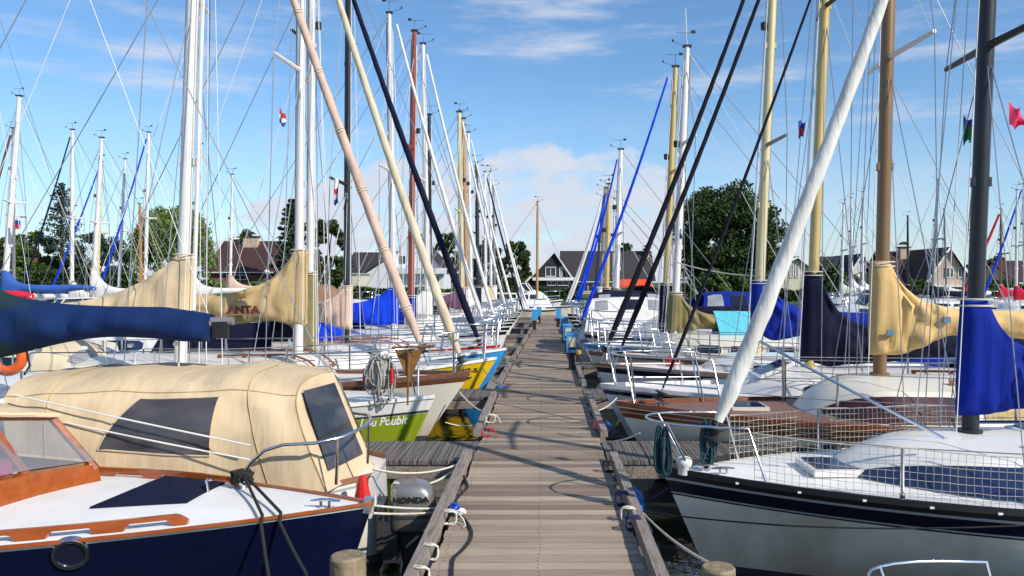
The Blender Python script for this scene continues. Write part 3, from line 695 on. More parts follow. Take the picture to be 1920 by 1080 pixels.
def blob(px, d, z, rx, rz, m, label, ry=None, name='fender', tilt=0):
    X = x_at(px, d); rows = []
    mb = MB().lathe([(0.001,-rz),(rx*.5,-rz*.9),(rx*.87,-rz*.55),(rx,-rz*.1),(rx,rz*.2),(rx*.82,rz*.62),(rx*.45,rz*.9),(rx*.2,rz*.98),(.18*rx,rz*1.15),(0,rz*1.15)], (0,0,0), 16)
    q = Matrix.Rotation(R(tilt), 3, 'X'); mb.v = [tuple(q @ Vector(v)+Vector((X, d, z))) for v in mb.v]
    return single(name, mb, m, label, 'fender', 'blue fenders tied along the jetty', 60)
blob(1192, 6.35, -.04, .075, .14, fendb, 'fat blue fender tied outside the right rail nearest the camera', tilt=-25)
blob(1135, 9.75, -.06, .085, .10, fendb, 'round blue buoy fender with red line on the right rail')
blob(1112, 11.0, -.04, .07, .30, fendb, 'long blue fender lying along the right rail beyond the first finger pier', tilt=80)
blob(938, 13.3, -.08, .10, .12, fendb, 'round blue fender hanging on the left rail beside the yellow bow')
blob(760, 4.55, -.10, .085, .22, fendw, 'pale grey fender hanging below the left rail at the bottom of the picture', tilt=50)
# ------------------------------------------------------------------ houses on the far bank
def tilemat(name, c):
    return mat(name, c, .75, var=.22, vs=2.0, vscale=(1,1,1), bump=.8, bs=5, bscale=(1,.3,3))
rooft = tilemat('roof_dark', (.034,.028,.030)); roofb = tilemat('roof_brown', (.055,.022,.017)); roofbl = tilemat('roof_slate', (.02,.022,.03))
brickb = mat('brick_buff', (.52,.40,.28), .85, var=.14, vs=3, bump=.4, bs=8, bscale=(1,1,3)); brickr = mat('brick_brown', (.16,.08,.05), .85, var=.2, vs=3)
plaster = mat('white_render', (.66,.67,.70), .8, var=.05); plasterc = mat('cream_render', (.58,.54,.42), .8, var=.06)
timber = mat('dark_timber', (.018,.018,.022), .7, var=.25, vs=4, vscale=(4,4,.5)); whitep = mat('white_trim', (.78,.78,.76), .5, var=.04)
hglass = mat('house_glass', (.03,.035,.04), .08, var=.3, spec=.8); curtain = mat('pale_glass', (.30,.32,.33), .15, var=.3, spec=.6)
GZ = -.22
def house(label, pxa, pxb, d, pye, pyr, depth, kind, wall, roof, wins=(), chim=None, door=None, gz=GZ, over=.4, name='house', trim=whitep, peak=None, yaw=0, side_roof=None):
    """pxa..pxb wall edges, pye eaves line, pyr ridge line in the photo at distance d; kind 'gable' faces the water, 'eave' shows the roof slope"""
    xa, xb = x_at(pxa, d), x_at(pxb, d); w = xb-xa; ze, zr = zs_at(pye, d)-gz, zs_at(pyr, d)-gz
    t = thing(name, label, 'house', ((xa+xb)/2, d, gz), R(yaw)); h = w/2
    if kind == 'gable':
        pk = (peak if peak is not None else .5)*w-h; m = MB().prism([(-h,0,0),(h,0,0),(h,0,ze),(pk,0,zr),(-h,0,ze)], (0,depth,0)); obj('wall', m, wall, t, 0)
        m = MB()
        for sx in (-1, 1):
            a = Vector((pk,0,zr)); b = Vector((sx*h,0,ze)); dr = (b-a).normalized(); b2 = b+dr*over; nrm = Vector((-dr.z*sx*-1, 0, abs(dr.x))).normalized(); nrm = Vector((-dr.z, 0, dr.x)) if sx > 0 else Vector((dr.z, 0, -dr.x)); th = nrm*.18
            a = a+nrm*.012; b2 = b2+nrm*.012
            m.prism([a+Vector((0,-over,0)), b2+Vector((0,-over,0)), b2+th+Vector((0,-over,0)), a+th+Vector((0,-over,.05))], (0, depth+2*over, 0))
            obj('bargeboard', MB().prism([a+Vector((0,-over-.06,-.02)), b2+Vector((0,-over-.06,-.02)), b2+th*1.1+Vector((0,-over-.06,0)), a+th*1.1+Vector((0,-over-.06,0))], (0,.05,0)), trim, t, 0)
        ro = obj('roof', m, roof, t, 0)
    else:
        m = MB().prism([(-h,0,0),(-h,depth,0),(-h,depth,ze),(-h,depth/2,zr),(-h,0,ze)], (w,0,0)); obj('wall', m, wall, t, 0)
        m = MB(); sl = (zr-ze)/(depth/2)
        for sy, y0 in ((-1, 0), (1, depth)):
            ya = y0+sy*over; za = ze-over*sl
            m.prism([(-h-over, depth/2, zr+.01), (-h-over, ya, za+.01), (-h-over, ya, za+.2), (-h-over, depth/2, zr+.22)], (w+2*over,0,0))
        ro = obj('roof', m, roof, t, 0); obj('gutter', MB().box((0,-over-.06,ze-over*sl+.02), (w+2*over,.1,.12)), trim, t, 0)
    for (pa, pb, pt, pb2) in wins:
        x0, x1 = x_at(pa, d)-(xa+xb)/2, x_at(pb, d)-(xa+xb)/2; z1, z0 = zs_at(pt, d)-gz, zs_at(pb2, d)-gz; c = ((x0+x1)/2, (z0+z1)/2); ww, hh = x1-x0, z1-z0
        f = obj('window', MB().box((c[0],-.03,c[1]), (ww,.05,hh)), hglass, t, 0); mf = MB(); b = .09
        for (cx, cz, sx, sz) in ((0, hh/2, ww+b, b), (0, -hh/2, ww+b, b), (-ww/2, 0, b, hh), (ww/2, 0, b, hh), (0, 0, .07, hh)): mf.box((c[0]+cx, -.065, c[1]+cz), (sx, .05, sz))
        obj('frame', mf, trim, f, 0)
    if chim:
        ca, cb, ct, cz = chim; x0, x1 = x_at(ca, d)-(xa+xb)/2, x_at(cb, d)-(xa+xb)/2; z1 = zs_at(ct, d)-gz; z0 = zs_at(cz, d)-gz-1
        c = obj('chimney', MB().box(((x0+x1)/2, depth*.42, (z0+z1)/2), (x1-x0, .9, z1-z0)), brickb, ro, 0)
        obj('chimney_cap', MB().box(((x0+x1)/2, depth*.42, z1+.08), (x1-x0+.3, 1.2, .14)).prism([((x0+x1)/2-.55, depth*.42-.5, z1+.4), ((x0+x1)/2+.55, depth*.42-.5, z1+.4), ((x0+x1)/2, depth*.42-.5, z1+.75)], (0,1,0)), rooft, c, 0)
    return t
t = house('long house with dark tiled roof and black timber gable at the end of the jetty', 1056, 1224, 122, 524, 471, 9, 'eave', brickb, rooft, [(1093,1112,530,546),(1118,1140,530,546)], chim=(1212,1222,466,478))
m = MB(); xa = x_at(1158,122)-x_at(1140,122); xb = x_at(1220,122)-x_at(1140,122); z1, z0 = zs_at(523,122)-GZ, zs_at(539,122)-GZ
m.prism([(xa,-.1,z1),(xa,-1.6,z0+.3),(xa,-1.6,z0),(xa,-.1,z0)], (xb-xa,0,0)); obj('awning', m, mat('awning_orange', (.75,.07,.015), .8, var=.08), t, 0)
t = house('black timber gabled house front with white window and white fascia', 990, 1075, 118, 527, 474, 9, 'gable', timber, roofb, [(1023,1042,501,518),(1049,1054,501,518),(1026,1042,527,535),(1045,1066,527,535)], peak=.58)
obj('fascia', MB().box((x_at(1038,118)-x_at(1032.5,118), -.35, zs_at(523,118)-GZ), (6.2,.6,.45)), whitep, t, 0)
house('low house with broad reddish brown roof and square chimney behind the willow', 392, 512, 96, 507, 451, 11, 'eave', brickr, roofb, [(440,462,516,524)], chim=(431,459,441,455), trim=whitep)
# white modern house with a mono-pitch roof
d = 97; t = thing('house', 'white modern house with steep single pitched roof behind the masts', 'house', (x_at(760,d), d, GZ))
def W(px, py): return Vector((x_at(px,d)-x_at(760,d), 0, zs_at(py,d)-GZ))
obj('wall', MB().prism([W(738,556), W(832,556), W(832,506), W(772,437), W(738,468)], (0,8,0)), plaster, t, 0)
obj('side_wing', MB().prism([W(664,556)+Vector((0,-.5,0)), W(744,556)+Vector((0,-.5,0)), W(744,476)+Vector((0,-.5,0)), W(664,528)+Vector((0,-.5,0))], (0,6,0)), plaster, t, 0)
o = obj('roof', MB().prism([W(770,436)+Vector((.1,-.5,0)), W(836,510)+Vector((0,-.5,0)), W(836,506)+Vector((0,-.5,.05)), W(770,432)+Vector((.1,-.5,.05))], (0,9,0)).prism([W(664,526)+Vector((0,-.8,0)), W(746,474)+Vector((0,-.8,0)), W(746,471)+Vector((0,-.8,0)), W(664,523)+Vector((0,-.8,0))], (0,7,0)), rooft, t, 0)
for (a, b, c, e) in ((800,822,516,548),(748,760,480,494)):
    p, q = W(a,c), W(b,e); obj('window', MB().box(((p.x+q.x)/2,-.03,(p.z+q.z)/2), (q.x-p.x,.05,p.z-q.z)), hglass, t, 0)
obj('balcony', MB().box((W(790,508).x,-.6,W(790,508).z), (W(830,0).x-W(735,0).x, 1.0, .7)), plaster, t, 0)
d = 88; t = thing('garage', 'flat roofed pale building standing low beside the white modern house', 'building', (x_at(622,d), d, GZ))
obj('wall', MB().box((0,2.5,1.35), (6.2,5,2.7)), plasterc, t, 0); obj('roof', MB().box((0,2.5,2.78), (6.5,5.3,.15)), greyline, t, 0)
house('small house with dark slate roof and white gable edge left of the white house', 655, 700, 104, 516, 474, 8, 'eave', plaster, rooft, [(662,672,522,532)])
house('small cream gabled house with tall dark windows right of the big tree', 1452, 1522, 92, 505, 484, 8, 'gable', plasterc, roofbl, [(1481,1487,495,520),(1491,1497,495,520)], peak=.6)
house('white gabled house with blue black roof seen between the thin masts', 1592, 1640, 100, 516, 478, 9, 'gable', plaster, roofbl, [(1604,1614,515,528)], peak=.5)
house('dark roofed house beside the white gable on the right bank', 1556, 1600, 102, 512, 482, 9, 'eave', brickr, roofbl, [(1566,1576,520,530)])
house('brown roofed villa with long tiled slope and its chimney on the ridge', 1680, 1780, 92, 534, 472, 10, 'eave', brickb, roofb, [(1700,1716,542,556)], chim=(1716,1733,462,480))
t = house('beige brick gable with two upper windows under a brown roof', 1737, 1822, 88, 530, 466, 9, 'gable', brickb, roofb, [(1772,1787,502,520),(1796,1808,502,520),(1755,1770,540,556),(1783,1810,540,560)], peak=.5)
obj('fascia', MB().box((.3,-.3,zs_at(536,88)-GZ), (4.5,.5,.2)), whitep, t, 0)
house('small white gabled house at the far right between two masts', 1848, 1902, 104, 526, 496, 9, 'gable', plaster, roofbl, [(1857,1869,518,532),(1884,1893,518,532)], peak=.55)
house('red brown roofed house at the right edge of the picture', 1906, 1990, 96, 528, 490, 10, 'eave', brickb, roofb, [(1915,1930,536,550)])
house('grey roofed house at the left edge behind the leafy wood', -60, 12, 100, 505, 462, 9, 'eave', brickr, rooft, [(-10,2,515,530)])
def lamp(px, d, pyt, label, c=(.75,.73,.66)):
    t = thing('street_lamp', label, 'lamp', (x_at(px,d), d, GZ)); h = zs_at(pyt,d)-GZ
    obj('pole', MB().tube([(0,0,0),(0,0,h)], .045, 8), blackp, t); obj('globe', MB().lathe([(.05,0),(.2,.08),(.27,.25),(.2,.43),(0,.5)], (0,0,h), 12), mat('globe_'+label[:5].strip(), c, .3, var=.03), t)
lamp(500, 72, 515, 'white globe street lamp in front of the dark conifer')
lamp(1608, 72, 523, 'tan globe street lamp beside the white gabled house', (.55,.45,.25))

# ------------------------------------------------------------------ trees
def leafmat(name, c, c2):
    M = bpy.data.materials.new(name); M.use_nodes = True; nt = M.node_tree; N = nt.nodes; Lk = nt.links.new; b = N['Principled BSDF']
    b.inputs['Roughness'].default_value = .6; b.inputs['Specular IOR Level'].default_value = .25
    g = N.new('ShaderNodeNewGeometry'); tc = N.new('ShaderNodeTexCoord'); n = N.new('ShaderNodeTexNoise'); n.inputs['Scale'].default_value = .55; n.inputs['Detail'].default_value = 3
    Lk(tc.outputs['Object'], n.inputs[0]); ad = N.new('ShaderNodeMath'); ad.operation = 'MULTIPLY_ADD'; Lk(g.outputs['Random Per Island'], ad.inputs[0]); ad.inputs[1].default_value = .5
    ms = N.new('ShaderNodeMath'); ms.operation = 'SUBTRACT'; Lk(n.outputs['Fac'], ms.inputs[0]); ms.inputs[1].default_value = .2; Lk(ms.outputs[0], ad.inputs[2])
    mx = N.new('ShaderNodeMix'); mx.data_type = 'RGBA'; Lk(ad.outputs[0], mx.inputs[0]); mx.inputs[6].default_value = (*c, 1); mx.inputs[7].default_value = (*c2, 1); Lk(mx.outputs[2], b.inputs['Base Color'])
    return M
lf_dark = leafmat('leaves_dark', (.017,.036,.010), (.055,.092,.02)); lf_mid = leafmat('leaves_green', (.035,.075,.014), (.11,.17,.03))
lf_wil = leafmat('leaves_willow', (.055,.105,.018), (.16,.23,.04)); lf_con = leafmat('needles_dark', (.015,.034,.015), (.045,.08,.026)); lf_con2 = leafmat('needles_blue', (.02,.045,.03), (.045,.08,.05))
bark = mat('bark', (.09,.06,.04), .9, var=.3)
rng = np.random.default_rng(5)
def leaves(pts, size, droop=0):
    n = len(pts); pts = np.asarray(pts)
    a = rng.normal(size=(n,3)); a /= np.linalg.norm(a, axis=1)[:,None]
    if droop: a[:,2] = a[:,2]-droop; a /= np.linalg.norm(a, axis=1)[:,None]
    b = np.cross(a, rng.normal(size=(n,3))); b /= np.linalg.norm(b, axis=1)[:,None]+1e-9
    s = size*rng.uniform(.6, 1.35, n)[:,None]
    A = a*s; B = b*s*.55
    V = np.stack([pts-A, pts+B*.9-A*.1, pts+A, pts-B*.9-A*.1], 1).reshape(-1, 3)
    return V
def tree(name, label, px, d, pyt, wpx, kind='broad', m=None, n=5000, base=GZ, low=.18, leaf=.34, lean=0, group='trees on the far bank'):
    X = x_at(px, d); H = zs_at(pyt, d)-base; rad = wpx/2/FPX*d; n = int(n*2.6); t = thing(name, label, 'tree', (X, d, base), 0, group); pts = []
    trunk = MB(); tr = max(.10, H*.022)
    if kind == 'conifer':
        trunk.tube([(0,0,0),(.05,0,H*.5),(0,0,H*.97)], [tr, tr*.6, .03], 8); whorl = int(H/.55)
        for i in range(whorl):
            u = (i+.5)/whorl; z = H*lerp(low, .98, u); r0 = rad*(1-u)**.8*(.75+.5*rng.random())+.12
            for k in range(7):
                a = rng.uniform(0, 6.283); ln = r0*rng.uniform(.65, 1.1); nb = max(6, int(n/whorl/7)); q = rng.random(nb)**.7
                e = np.array([math.cos(a), math.sin(a), 0])
                p = e[None,:]*(q*ln)[:,None]+rng.normal(size=(nb,3))*np.array([.16,.16,.10])*(.5+r0*.25); p[:,2] += z+.12*ln*q-.05; pts.append(p)
                if i % 2 == 0: trunk.tube([(0,0,z),(e[0]*ln*.8,e[1]*ln*.8,z+.1*ln)], [.04,.012], 5)
    elif kind == 'willow':
        trunk.tube([(0,0,0),(.1,0,H*.25),(-.1,.1,H*.55)], [tr*1.3, tr, tr*.6], 9); nc = 85
        for i in range(nc):
            a = rng.uniform(0, 6.283); rr = rad*math.sqrt(rng.random())*.97; zt = H*(.62+.38*math.sqrt(max(0, 1-(rr/rad)**2)))*rng.uniform(.82, 1.0); ln = H*rng.uniform(.25, .62)*(.4+.6*rr/rad)
            c = np.array([math.cos(a)*rr, math.sin(a)*rr, zt]); k = n//nc; q = rng.random(k)
            p = c+rng.normal(size=(k,3))*np.array([.28,.28,.1]); p[:,2] -= q*min(ln, zt-.3); p[:,0] += math.cos(a)*.25*q; pts.append(p)
            if i % 6 == 0: trunk.tube([(0,0,H*.35),tuple(c*np.array([.5,.5,.75])),tuple(c)], [.13,.07,.02], 5)
    else:
        trunk.tube([(0,0,0),(.05*H*.1,0,H*.3),(lean,0,H*.6),(lean,0,H*.85)], [tr*1.2, tr, tr*.5, .03], 9); nc = int(40+n/520); cz = H*(low+1)/2; hz = H*(1-low)/2
        for i in range(nc):
            v = rng.normal(size=3); v /= np.linalg.norm(v); s = rng.uniform(.45, .95)**.6*(1+.16*mnoise.noise(Vector(v*2.1)+Vector((px*.1, 0, 0))))
            taper = 1-.28*max(0, v[2]) if kind == 'broad' else 1
            c = np.array([v[0]*rad*s*taper, v[1]*rad*s*taper, cz+v[2]*hz*s]); cr = rad*(rng.uniform(.20, .36) if kind == 'round' else rng.uniform(.15, .30)); k = n//nc
            g = rng.normal(size=(k,3)); g /= np.linalg.norm(g, axis=1)[:,None]; g *= (rng.random(k)**.45)[:,None]*cr; g[:,2] *= .75; pts.append(c+g)
            if i % 7 == 0: trunk.tube([(lean*.5,0,H*.32),tuple(c*np.array([.45,.45,.8])),tuple(c)], [tr*.5, tr*.3, .02], 5)
    obj('trunk', trunk, bark, t); obj_quads('crown', leaves(np.concatenate(pts), leaf*.58, 1.2 if kind == 'willow' else 0), m, t); return t
tree('conifer_tree', 'open branched tall conifer with bare lower trunk on the left', 115, 84, 338, 86, 'conifer', lf_con2, 1300, low=.40, leaf=.26)
tree('broadleaf_tree', 'dense dark tree at the far left edge of the wood', 12, 90, 440, 90, 'broad', lf_dark, 4200, low=.05, leaf=.3)
tree('broadleaf_tree', 'rounded green tree left of the tall open conifer', 72, 86, 424, 100, 'broad', lf_mid, 5200, low=.05, leaf=.3)
tree('broadleaf_tree', 'dark spreading tree right of the tall open conifer', 185, 88, 428, 110, 'broad', lf_con2, 4600, low=.05, leaf=.28)
tree('willow_tree', 'light green weeping willow behind the thick white mast', 322, 82, 384, 150, 'willow', lf_wil, 9000, leaf=.27)
tree('conifer_tree', 'tall dark conifer rising behind the white mast with tan cover', 548, 90, 368, 100, 'conifer', lf_con, 6500, low=.04, leaf=.34)
tree('broadleaf_tree', 'dark round topped tree right of the tall dark conifer', 616, 88, 398, 84, 'broad', lf_dark, 6000, low=.02, leaf=.3)
tree('broadleaf_tree', 'small treetop showing above the brown roof', 458, 118, 426, 60, 'broad', lf_dark, 2200, low=.2, leaf=.34)
tree('broadleaf_tree', 'dark tree behind the leaning furled sails left of the centre', 838, 106, 424, 56, 'broad', lf_dark, 3600, low=.05, leaf=.34)
tree('broadleaf_tree', 'dark tree between the bundle of masts and the black gable', 968, 110, 450, 62, 'broad', lf_dark, 3600, low=.05, leaf=.34)
tree('broadleaf_tree', 'dark green tree behind the bundle of thin masts', 912, 112, 452, 70, 'broad', lf_dark, 3600, low=.05, leaf=.36)
tree('broadleaf_tree', 'little tree peeping over the long dark roof', 1175, 150, 456, 40, 'broad', lf_dark, 1500, low=.3, leaf=.36)
tree('broadleaf_tree', 'huge dark tree with round crown right of the jetty', 1364, 80, 342, 186, 'round', lf_dark, 21000, low=.03, leaf=.30)
tree('broadleaf_tree', 'light green bush at the foot of the huge dark tree', 1335, 73, 500, 70, 'broad', lf_mid, 3000, low=.0, leaf=.24)
tree('broadleaf_tree', 'low bright bush right under the huge dark tree', 1412, 73, 505, 70, 'broad', lf_mid, 2600, low=.0, leaf=.24)
tree('broadleaf_tree', 'dark tree between the cream gable and the white gable', 1556, 96, 484, 54, 'broad', lf_dark, 2600, low=.05, leaf=.28)
tree('broadleaf_tree', 'green garden tree in front of the white gabled house', 1572, 86, 510, 40, 'broad', lf_mid, 2000, low=.0, leaf=.24)
tree('broadleaf_tree', 'dark treetop left of the brown villa', 1694, 110, 486, 50, 'broad', lf_dark, 2000, low=.1, leaf=.32)
tree('broadleaf_tree', 'green garden tree in front of the long brown slope', 1722, 82, 525, 52, 'broad', lf_mid, 2400, low=.0, leaf=.25)
tree('broadleaf_tree', 'dark treetop between the brown villa and the far right gable', 1866, 125, 480, 60, 'broad', lf_dark, 2200, low=.1, leaf=.34)
tree('broadleaf_tree', 'green bushy tree before the small white gable', 1882, 86, 524, 64, 'broad', lf_mid, 2400, low=.0, leaf=.25)
def hedge(label, pa, pb, d, pyt, m, n):
    xa, xb = x_at(pa, d), x_at(pb, d); H = zs_at(pyt, d)-GZ; k = n; k = n = int(n*1.8); p = np.stack([rng.uniform(xa, xb, k), d+rng.uniform(-.8, .8, k), np.zeros(k)], 1)
    p[:,2] = [H*(.55+.45*(.5+mnoise.noise(Vector((x*.35, d, 0)))))*q**.6 for x, q in zip(p[:,0], rng.random(k))]
    t = thing('hedge', label, 'hedge', ((xa+xb)/2, d, GZ), 0, 'hedges on the bank'); p -= np.array([(xa+xb)/2, d, 0]); obj_quads('foliage', leaves(p, .19), m, t)
    m2 = MB()
    for i in range(max(2, int((xb-xa)/3))): x = lerp(xa, xb, (i+.5)/max(2, int((xb-xa)/3)))-(xa+xb)/2; m2.tube([(x,0,0),(x,0,H*.5)], .05, 5)
    obj('stem', m2, bark, t)
hedge('long dark hedge along the bank at the left edge', -60, 250, 77, 492, lf_dark, 7000)
hedge('clipped hedge between the willow and the dark conifer', 380, 600, 78, 522, lf_mid, 4200)
hedge('low hedge in front of the white modern house', 640, 860, 80, 534, lf_dark, 3200)
hedge('dark hedge below the black timber gable', 860, 1090, 84, 532, lf_dark, 3600)
hedge('dark hedge in front of the long dark roofed house', 1180, 1300, 90, 530, lf_dark, 2400)
hedge('hedge running from the huge tree to the cream gable', 1420, 1600, 78, 534, lf_dark, 3200)
hedge('hedge in front of the villas on the right', 1640, 1980, 80, 538, lf_mid, 5200)
hedge('distant hedge closing the gap behind the houses', 560, 1060, 128, 512, lf_dark, 5200)
hedge('distant hedge behind the gardens on the right', 1420, 2000, 125, 513, lf_dark, 5200)
hedge('distant hedge behind the brown roofed house', -80, 520, 125, 505, lf_dark, 5200)
# ------------------------------------------------------------------ the near boats
from mathutils.bvhtree import BVHTree
def cover_fn(b, ex, ez):
    cm = b.cover_o.data; cm.calc_loop_triangles(); bvh = BVHTree.FromPolygons([v.co.copy() for v in cm.vertices], [tuple(t.vertices) for t in cm.loop_triangles])
    def f(x, z):
        ys = [h.y*b.near for h in (bvh.ray_cast(Vector((x+i*ex, b.near*2, z+j*ez)), Vector((0, -b.near, 0)))[0] for i in (-1,0,1) for j in (-1,0,1)) if h]
        return Vector((x, b.near*((max(ys) if ys else .17)+.006), z))
    return f
def furl_px(b, pa, pb, m, r, ties=None, drum=True, d=None, stop=.0):
    d = d or b.d; p0 = b.loc(*pa, d); p1 = b.loc(*pb, d); dv = (p1-p0)
    k = (b.mp(p0.z).x-.09-p0.x)/(dv.x-(b.mlean*dv.z)); k = min(k, (b.mtop-.25-p0.z)/dv.z)
    p0.y = 0; q = p0+dv*k; q.y = 0
    return b.furl(m, p0, q, r, ties, drum)
def coil(c, h, w, m, label, n=11, seed=0):
    mb = MB(); rr = random.Random(seed)
    for i in range(n):
        o = Vector((rr.uniform(-.035,.035), rr.uniform(-.03,.03), rr.uniform(-.03,.02))); hh = h*rr.uniform(.75,1.05); ww = w*rr.uniform(.6,1.1); a0 = rr.uniform(-.4,.4)
        if n > 16: hh *= rr.uniform(.55,1.1); ww *= rr.uniform(.35,1.0); a0 = rr.uniform(-1.3,1.3); o += Vector((rr.uniform(-.11,.11), 0, rr.uniform(-.02,.05)))
        pts = []
        for k in range(18):
            a = 2*math.pi*k/18; x = math.sin(a)*ww*(1-.35*math.cos(a)); z = (math.cos(a)-1)*hh/2; pts.append(Vector(c)+o+Vector((x*math.cos(a0), x*math.sin(a0), z)))
        mb.tube(pts, .0095, 6, closed=True)
    for k in range(4): mb.tube([Vector(c)+Vector((math.cos(a)*w*.62, math.sin(a)*.045, -h*(.22 if n < 17 else .12)-.02*k)) for a in [2*math.pi*i/12 for i in range(12)]], .0095, 6, closed=True)
    return single('rope_coil', mb, m, label, 'rope', None, 60)
def line_thing(pts, r, m, label, name='mooring_rope', seg=6): return single(name, MB().tube(pts, r, seg), m, label, 'rope', None, 60)

# --- R1: white sloop with netting
b = R1 = Boat('sailboat', 'white sailboat with navy stripe and white rope netting along its rail, nearest on the right', 'sailboat', 'R', .915, 6.2, L=7, B=1.28, zf=.79, zs=.74, rake=.48, tm=.6, p=2.6, sg=.02)
b.hull([(.055,0),(.075,1),(.165,2),(.178,1),(.19,2)], [blackp, greyline, stripe_navy, hullwhite, antif], below=(3,), nt=40)
b.deck(deckw); b.rail(blackp, h=.03, w=.03)
mb = MB()
for i in range(14): x = .5+.38*i; p = b.at_x(x, b.zsh(x/b.L), b.near); mb.box((p.x, p.y-.012*1, p.z-.004), (.03,.014,.014))
obj('rail_fitting', mb, gel, b.root, 0)
c = dict(x0=1.28, x1=5.2, h=.25, w=.88, fs=1.0, side=.25, tum=.24, crown=.08, nose=.30)
b.cabin(gel, wins=[(1.38,2.90,.06,.93),(2.93,4.2,.06,.93)], wm=glassb, **c)
b.mast(2.39, 7.6, .060, blackm, lean=.041, spr=(.46,), sprl=.85, vane=False); b.boom(1.50, 3.2, alu, .05, .02)
b.cover(royal, hc=.62, drop=.19, w=.13, dl=.45, fat=.14, dec=.48, wr=1.5, seed=3); b.shrouds(halyards=3)
furl_px(b, (1347,790), (1640,0), whitef, .056, drum=True)
b.pulpit(h=.40, x1=.58, fwd=.12, r=.0105, mid=False); xs = [1.50, 3.1, 4.7]; b.stanchions(xs, h=.37, x0=.62, lines=(1.0,))
b.hatch(1.30, -.05, .46, .42, glassb, gel, z=b.deckz(1.3)+.02); b.cleat(.45, b.near*.12); b.cleat(.34, b.near*.02)
b.hatch(3.05, 0, .5, .5, glassb, gel, tilt=-8); b.handrail(2.6, 4.6, .42, steel, 5)
q = b.loc(1283, 890, 6.1); obj('cowl_vent', MB().lathe([(.05,-.03),(.05,.03),(.06,.045),(.062,.075),(.05,.095),(.025,.105),(0,.107)], (q.x, q.y, b.deckz(q.x)+.03), 14), gel, b.root)
obj('spinnaker_pole', MB().tube([b.loc(1425,640,6.15), b.loc(1600,735,5.9), b.loc(1770,822,5.75)], .011, 8), steel, b.root)
for sd, xa, xb in ((b.near, .62, 4.2), (-b.near, .62, 3.4)):
    mb = MB(); n = int((xb-xa)/.046); hz = .37
    def npt(x, v): y = sd*(b.b(x/b.L)-.045); return Vector((x, y*(1-.012*math.sin(v*3)), b.deckz(x, b.b(x/b.L))+.01+(hz-.012*abs(math.sin((x-.62)*3.4)))*v))
    for i in range(n+1):
        x = xa+i*.046; mb.tube([npt(x+.006*mnoise.noise(Vector((x*9,v*4,sd))), v) for v in (0,.25,.5,.75,1)], .0019, 4, caps=False)
    for k in range(8):
        v = k/7; mb.tube([npt(xa+(xb-xa)*i/60, min(1, max(0, v+.018*mnoise.noise(Vector((i*.4,k,sd*2)))))) for i in range(61)], .0019 if 0 < k < 7 else .004, 4, caps=False)
    obj('rail_netting', mb, netm, b.root, 0)
coil(b.M @ Vector((-.02, -.18, 1.15)), .36, .032, ropet, 'dark teal rope coil hanging from the front of the chrome bow rail', seed=1)
coil(b.M @ Vector((.36, .02, 1.15)), .33, .04, ropet, 'second dark teal rope coil hung at the foot of the white furled sail', seed=2, n=13)
line_thing(sag(P(1196, 958, 6.3), P(1470, 985, 5.3), .01)+sag(P(1470,985,5.3), P(1920, 985, 4.95), .02), .006, blackp, 'thin dark mooring line running along the white netted hull')
line_thing(sag(P(1205, 962, 6.25), P(1330, 1056, 4.5), .03), .009, ropew, 'white mooring rope dropping from right rail to the low post')
line_thing(sag(P(1193, 945, 6.35), P(1292, 885, 6.15), .03), .008, ropen, 'purple blue mooring line from the netted bow to the right rail')

# --- R0: low boat at the very bottom, only its rail shows
b = Boat('dinghy', 'low boat at the bottom right corner showing only a chrome bow rail', 'boat', 'R', 1.62, 3.95, L=3.4, B=.62, zf=.44, zs=.36, rake=.3)
b.hull([(.03,0)], [gel, gel, antif]); b.deck(deckw); b.rail(blackp); b.pulpit(h=.33, x1=.75, r=.010)

# --- R2a: cream sloop with varnished brown strakes
b = R2a = Boat('sailboat', 'cream sailboat with varnished brown strakes, brown deck and checked cabin curtains on the right', 'sailboat', 'R', .834, 9.2, L=7.6, B=1.25, zf=.84, zs=.72, rake=.65, tm=.58, p=2.3, sg=.07)
b.hull([(.025,1),(.04,0),(.085,1),(.093,0),(.15,1),(.165,2)], [gel2, varns, gel2, hullwhite, antif], below=(3,), nt=36)
b.deck(mat('brown_deck', (.20,.10,.062), .5, var=.16, vs=8)); b.rail(varns, h=.035, w=.03)
b.cabin(gel2, wins=[(2.22,3.72,.05,.92)], wm=glassw, x0=2.1, x1=5.4, h=.36, w=.86, fs=.75, side=.26, tum=.2, crown=.09, nose=.4)
for sd in (-1, 1):
    rr = [[b.cside(b.cab, lerp(3.8,5.2,i/8), v, sd, .007) for v in (.15,.8)] for i in range(9)]; wo = obj('window', MB().grid(rr, flip=sd > 0), checker_c, b.cab_o, 0)
b.handrail(3.6, 5.0, .45, varn, 4)
b.mast(3.03, 9.2, .074, brownm, lean=.024, spr=(.455,), sprl=.85, sprm=alu, vane=False); b.boom(1.74, 3.6, varnb, .06, -.015)
b.cover(tano, hc=.74, drop=.24, w=.16, dl=.62, fat=.19, dec=.62, wr=1.7, seed=5); b.shrouds(halyards=3)
furl_px(b, (1243,727), (1510,0), blackc, .018); b.pulpit(h=.58, x1=1.0, fwd=.05); b.stanchions([2.2,3.9,5.6], h=.55, x0=1.1)
for px, py in ((1657,622),(1758,598)):
    q = b.loc(px, py, 9.2); obj('badge', MB().box(cover_fn(b, .03, .03)(q.x, q.z), (.075,.014,.065)), badge, b.cover_o, 0)
b.cleat(.5, b.near*.1); b.hatch(1.5, 0, .42, .42, glassd, gel2, z=b.deckz(1.5)); b.coaming(varn, 5.5, 7.1)

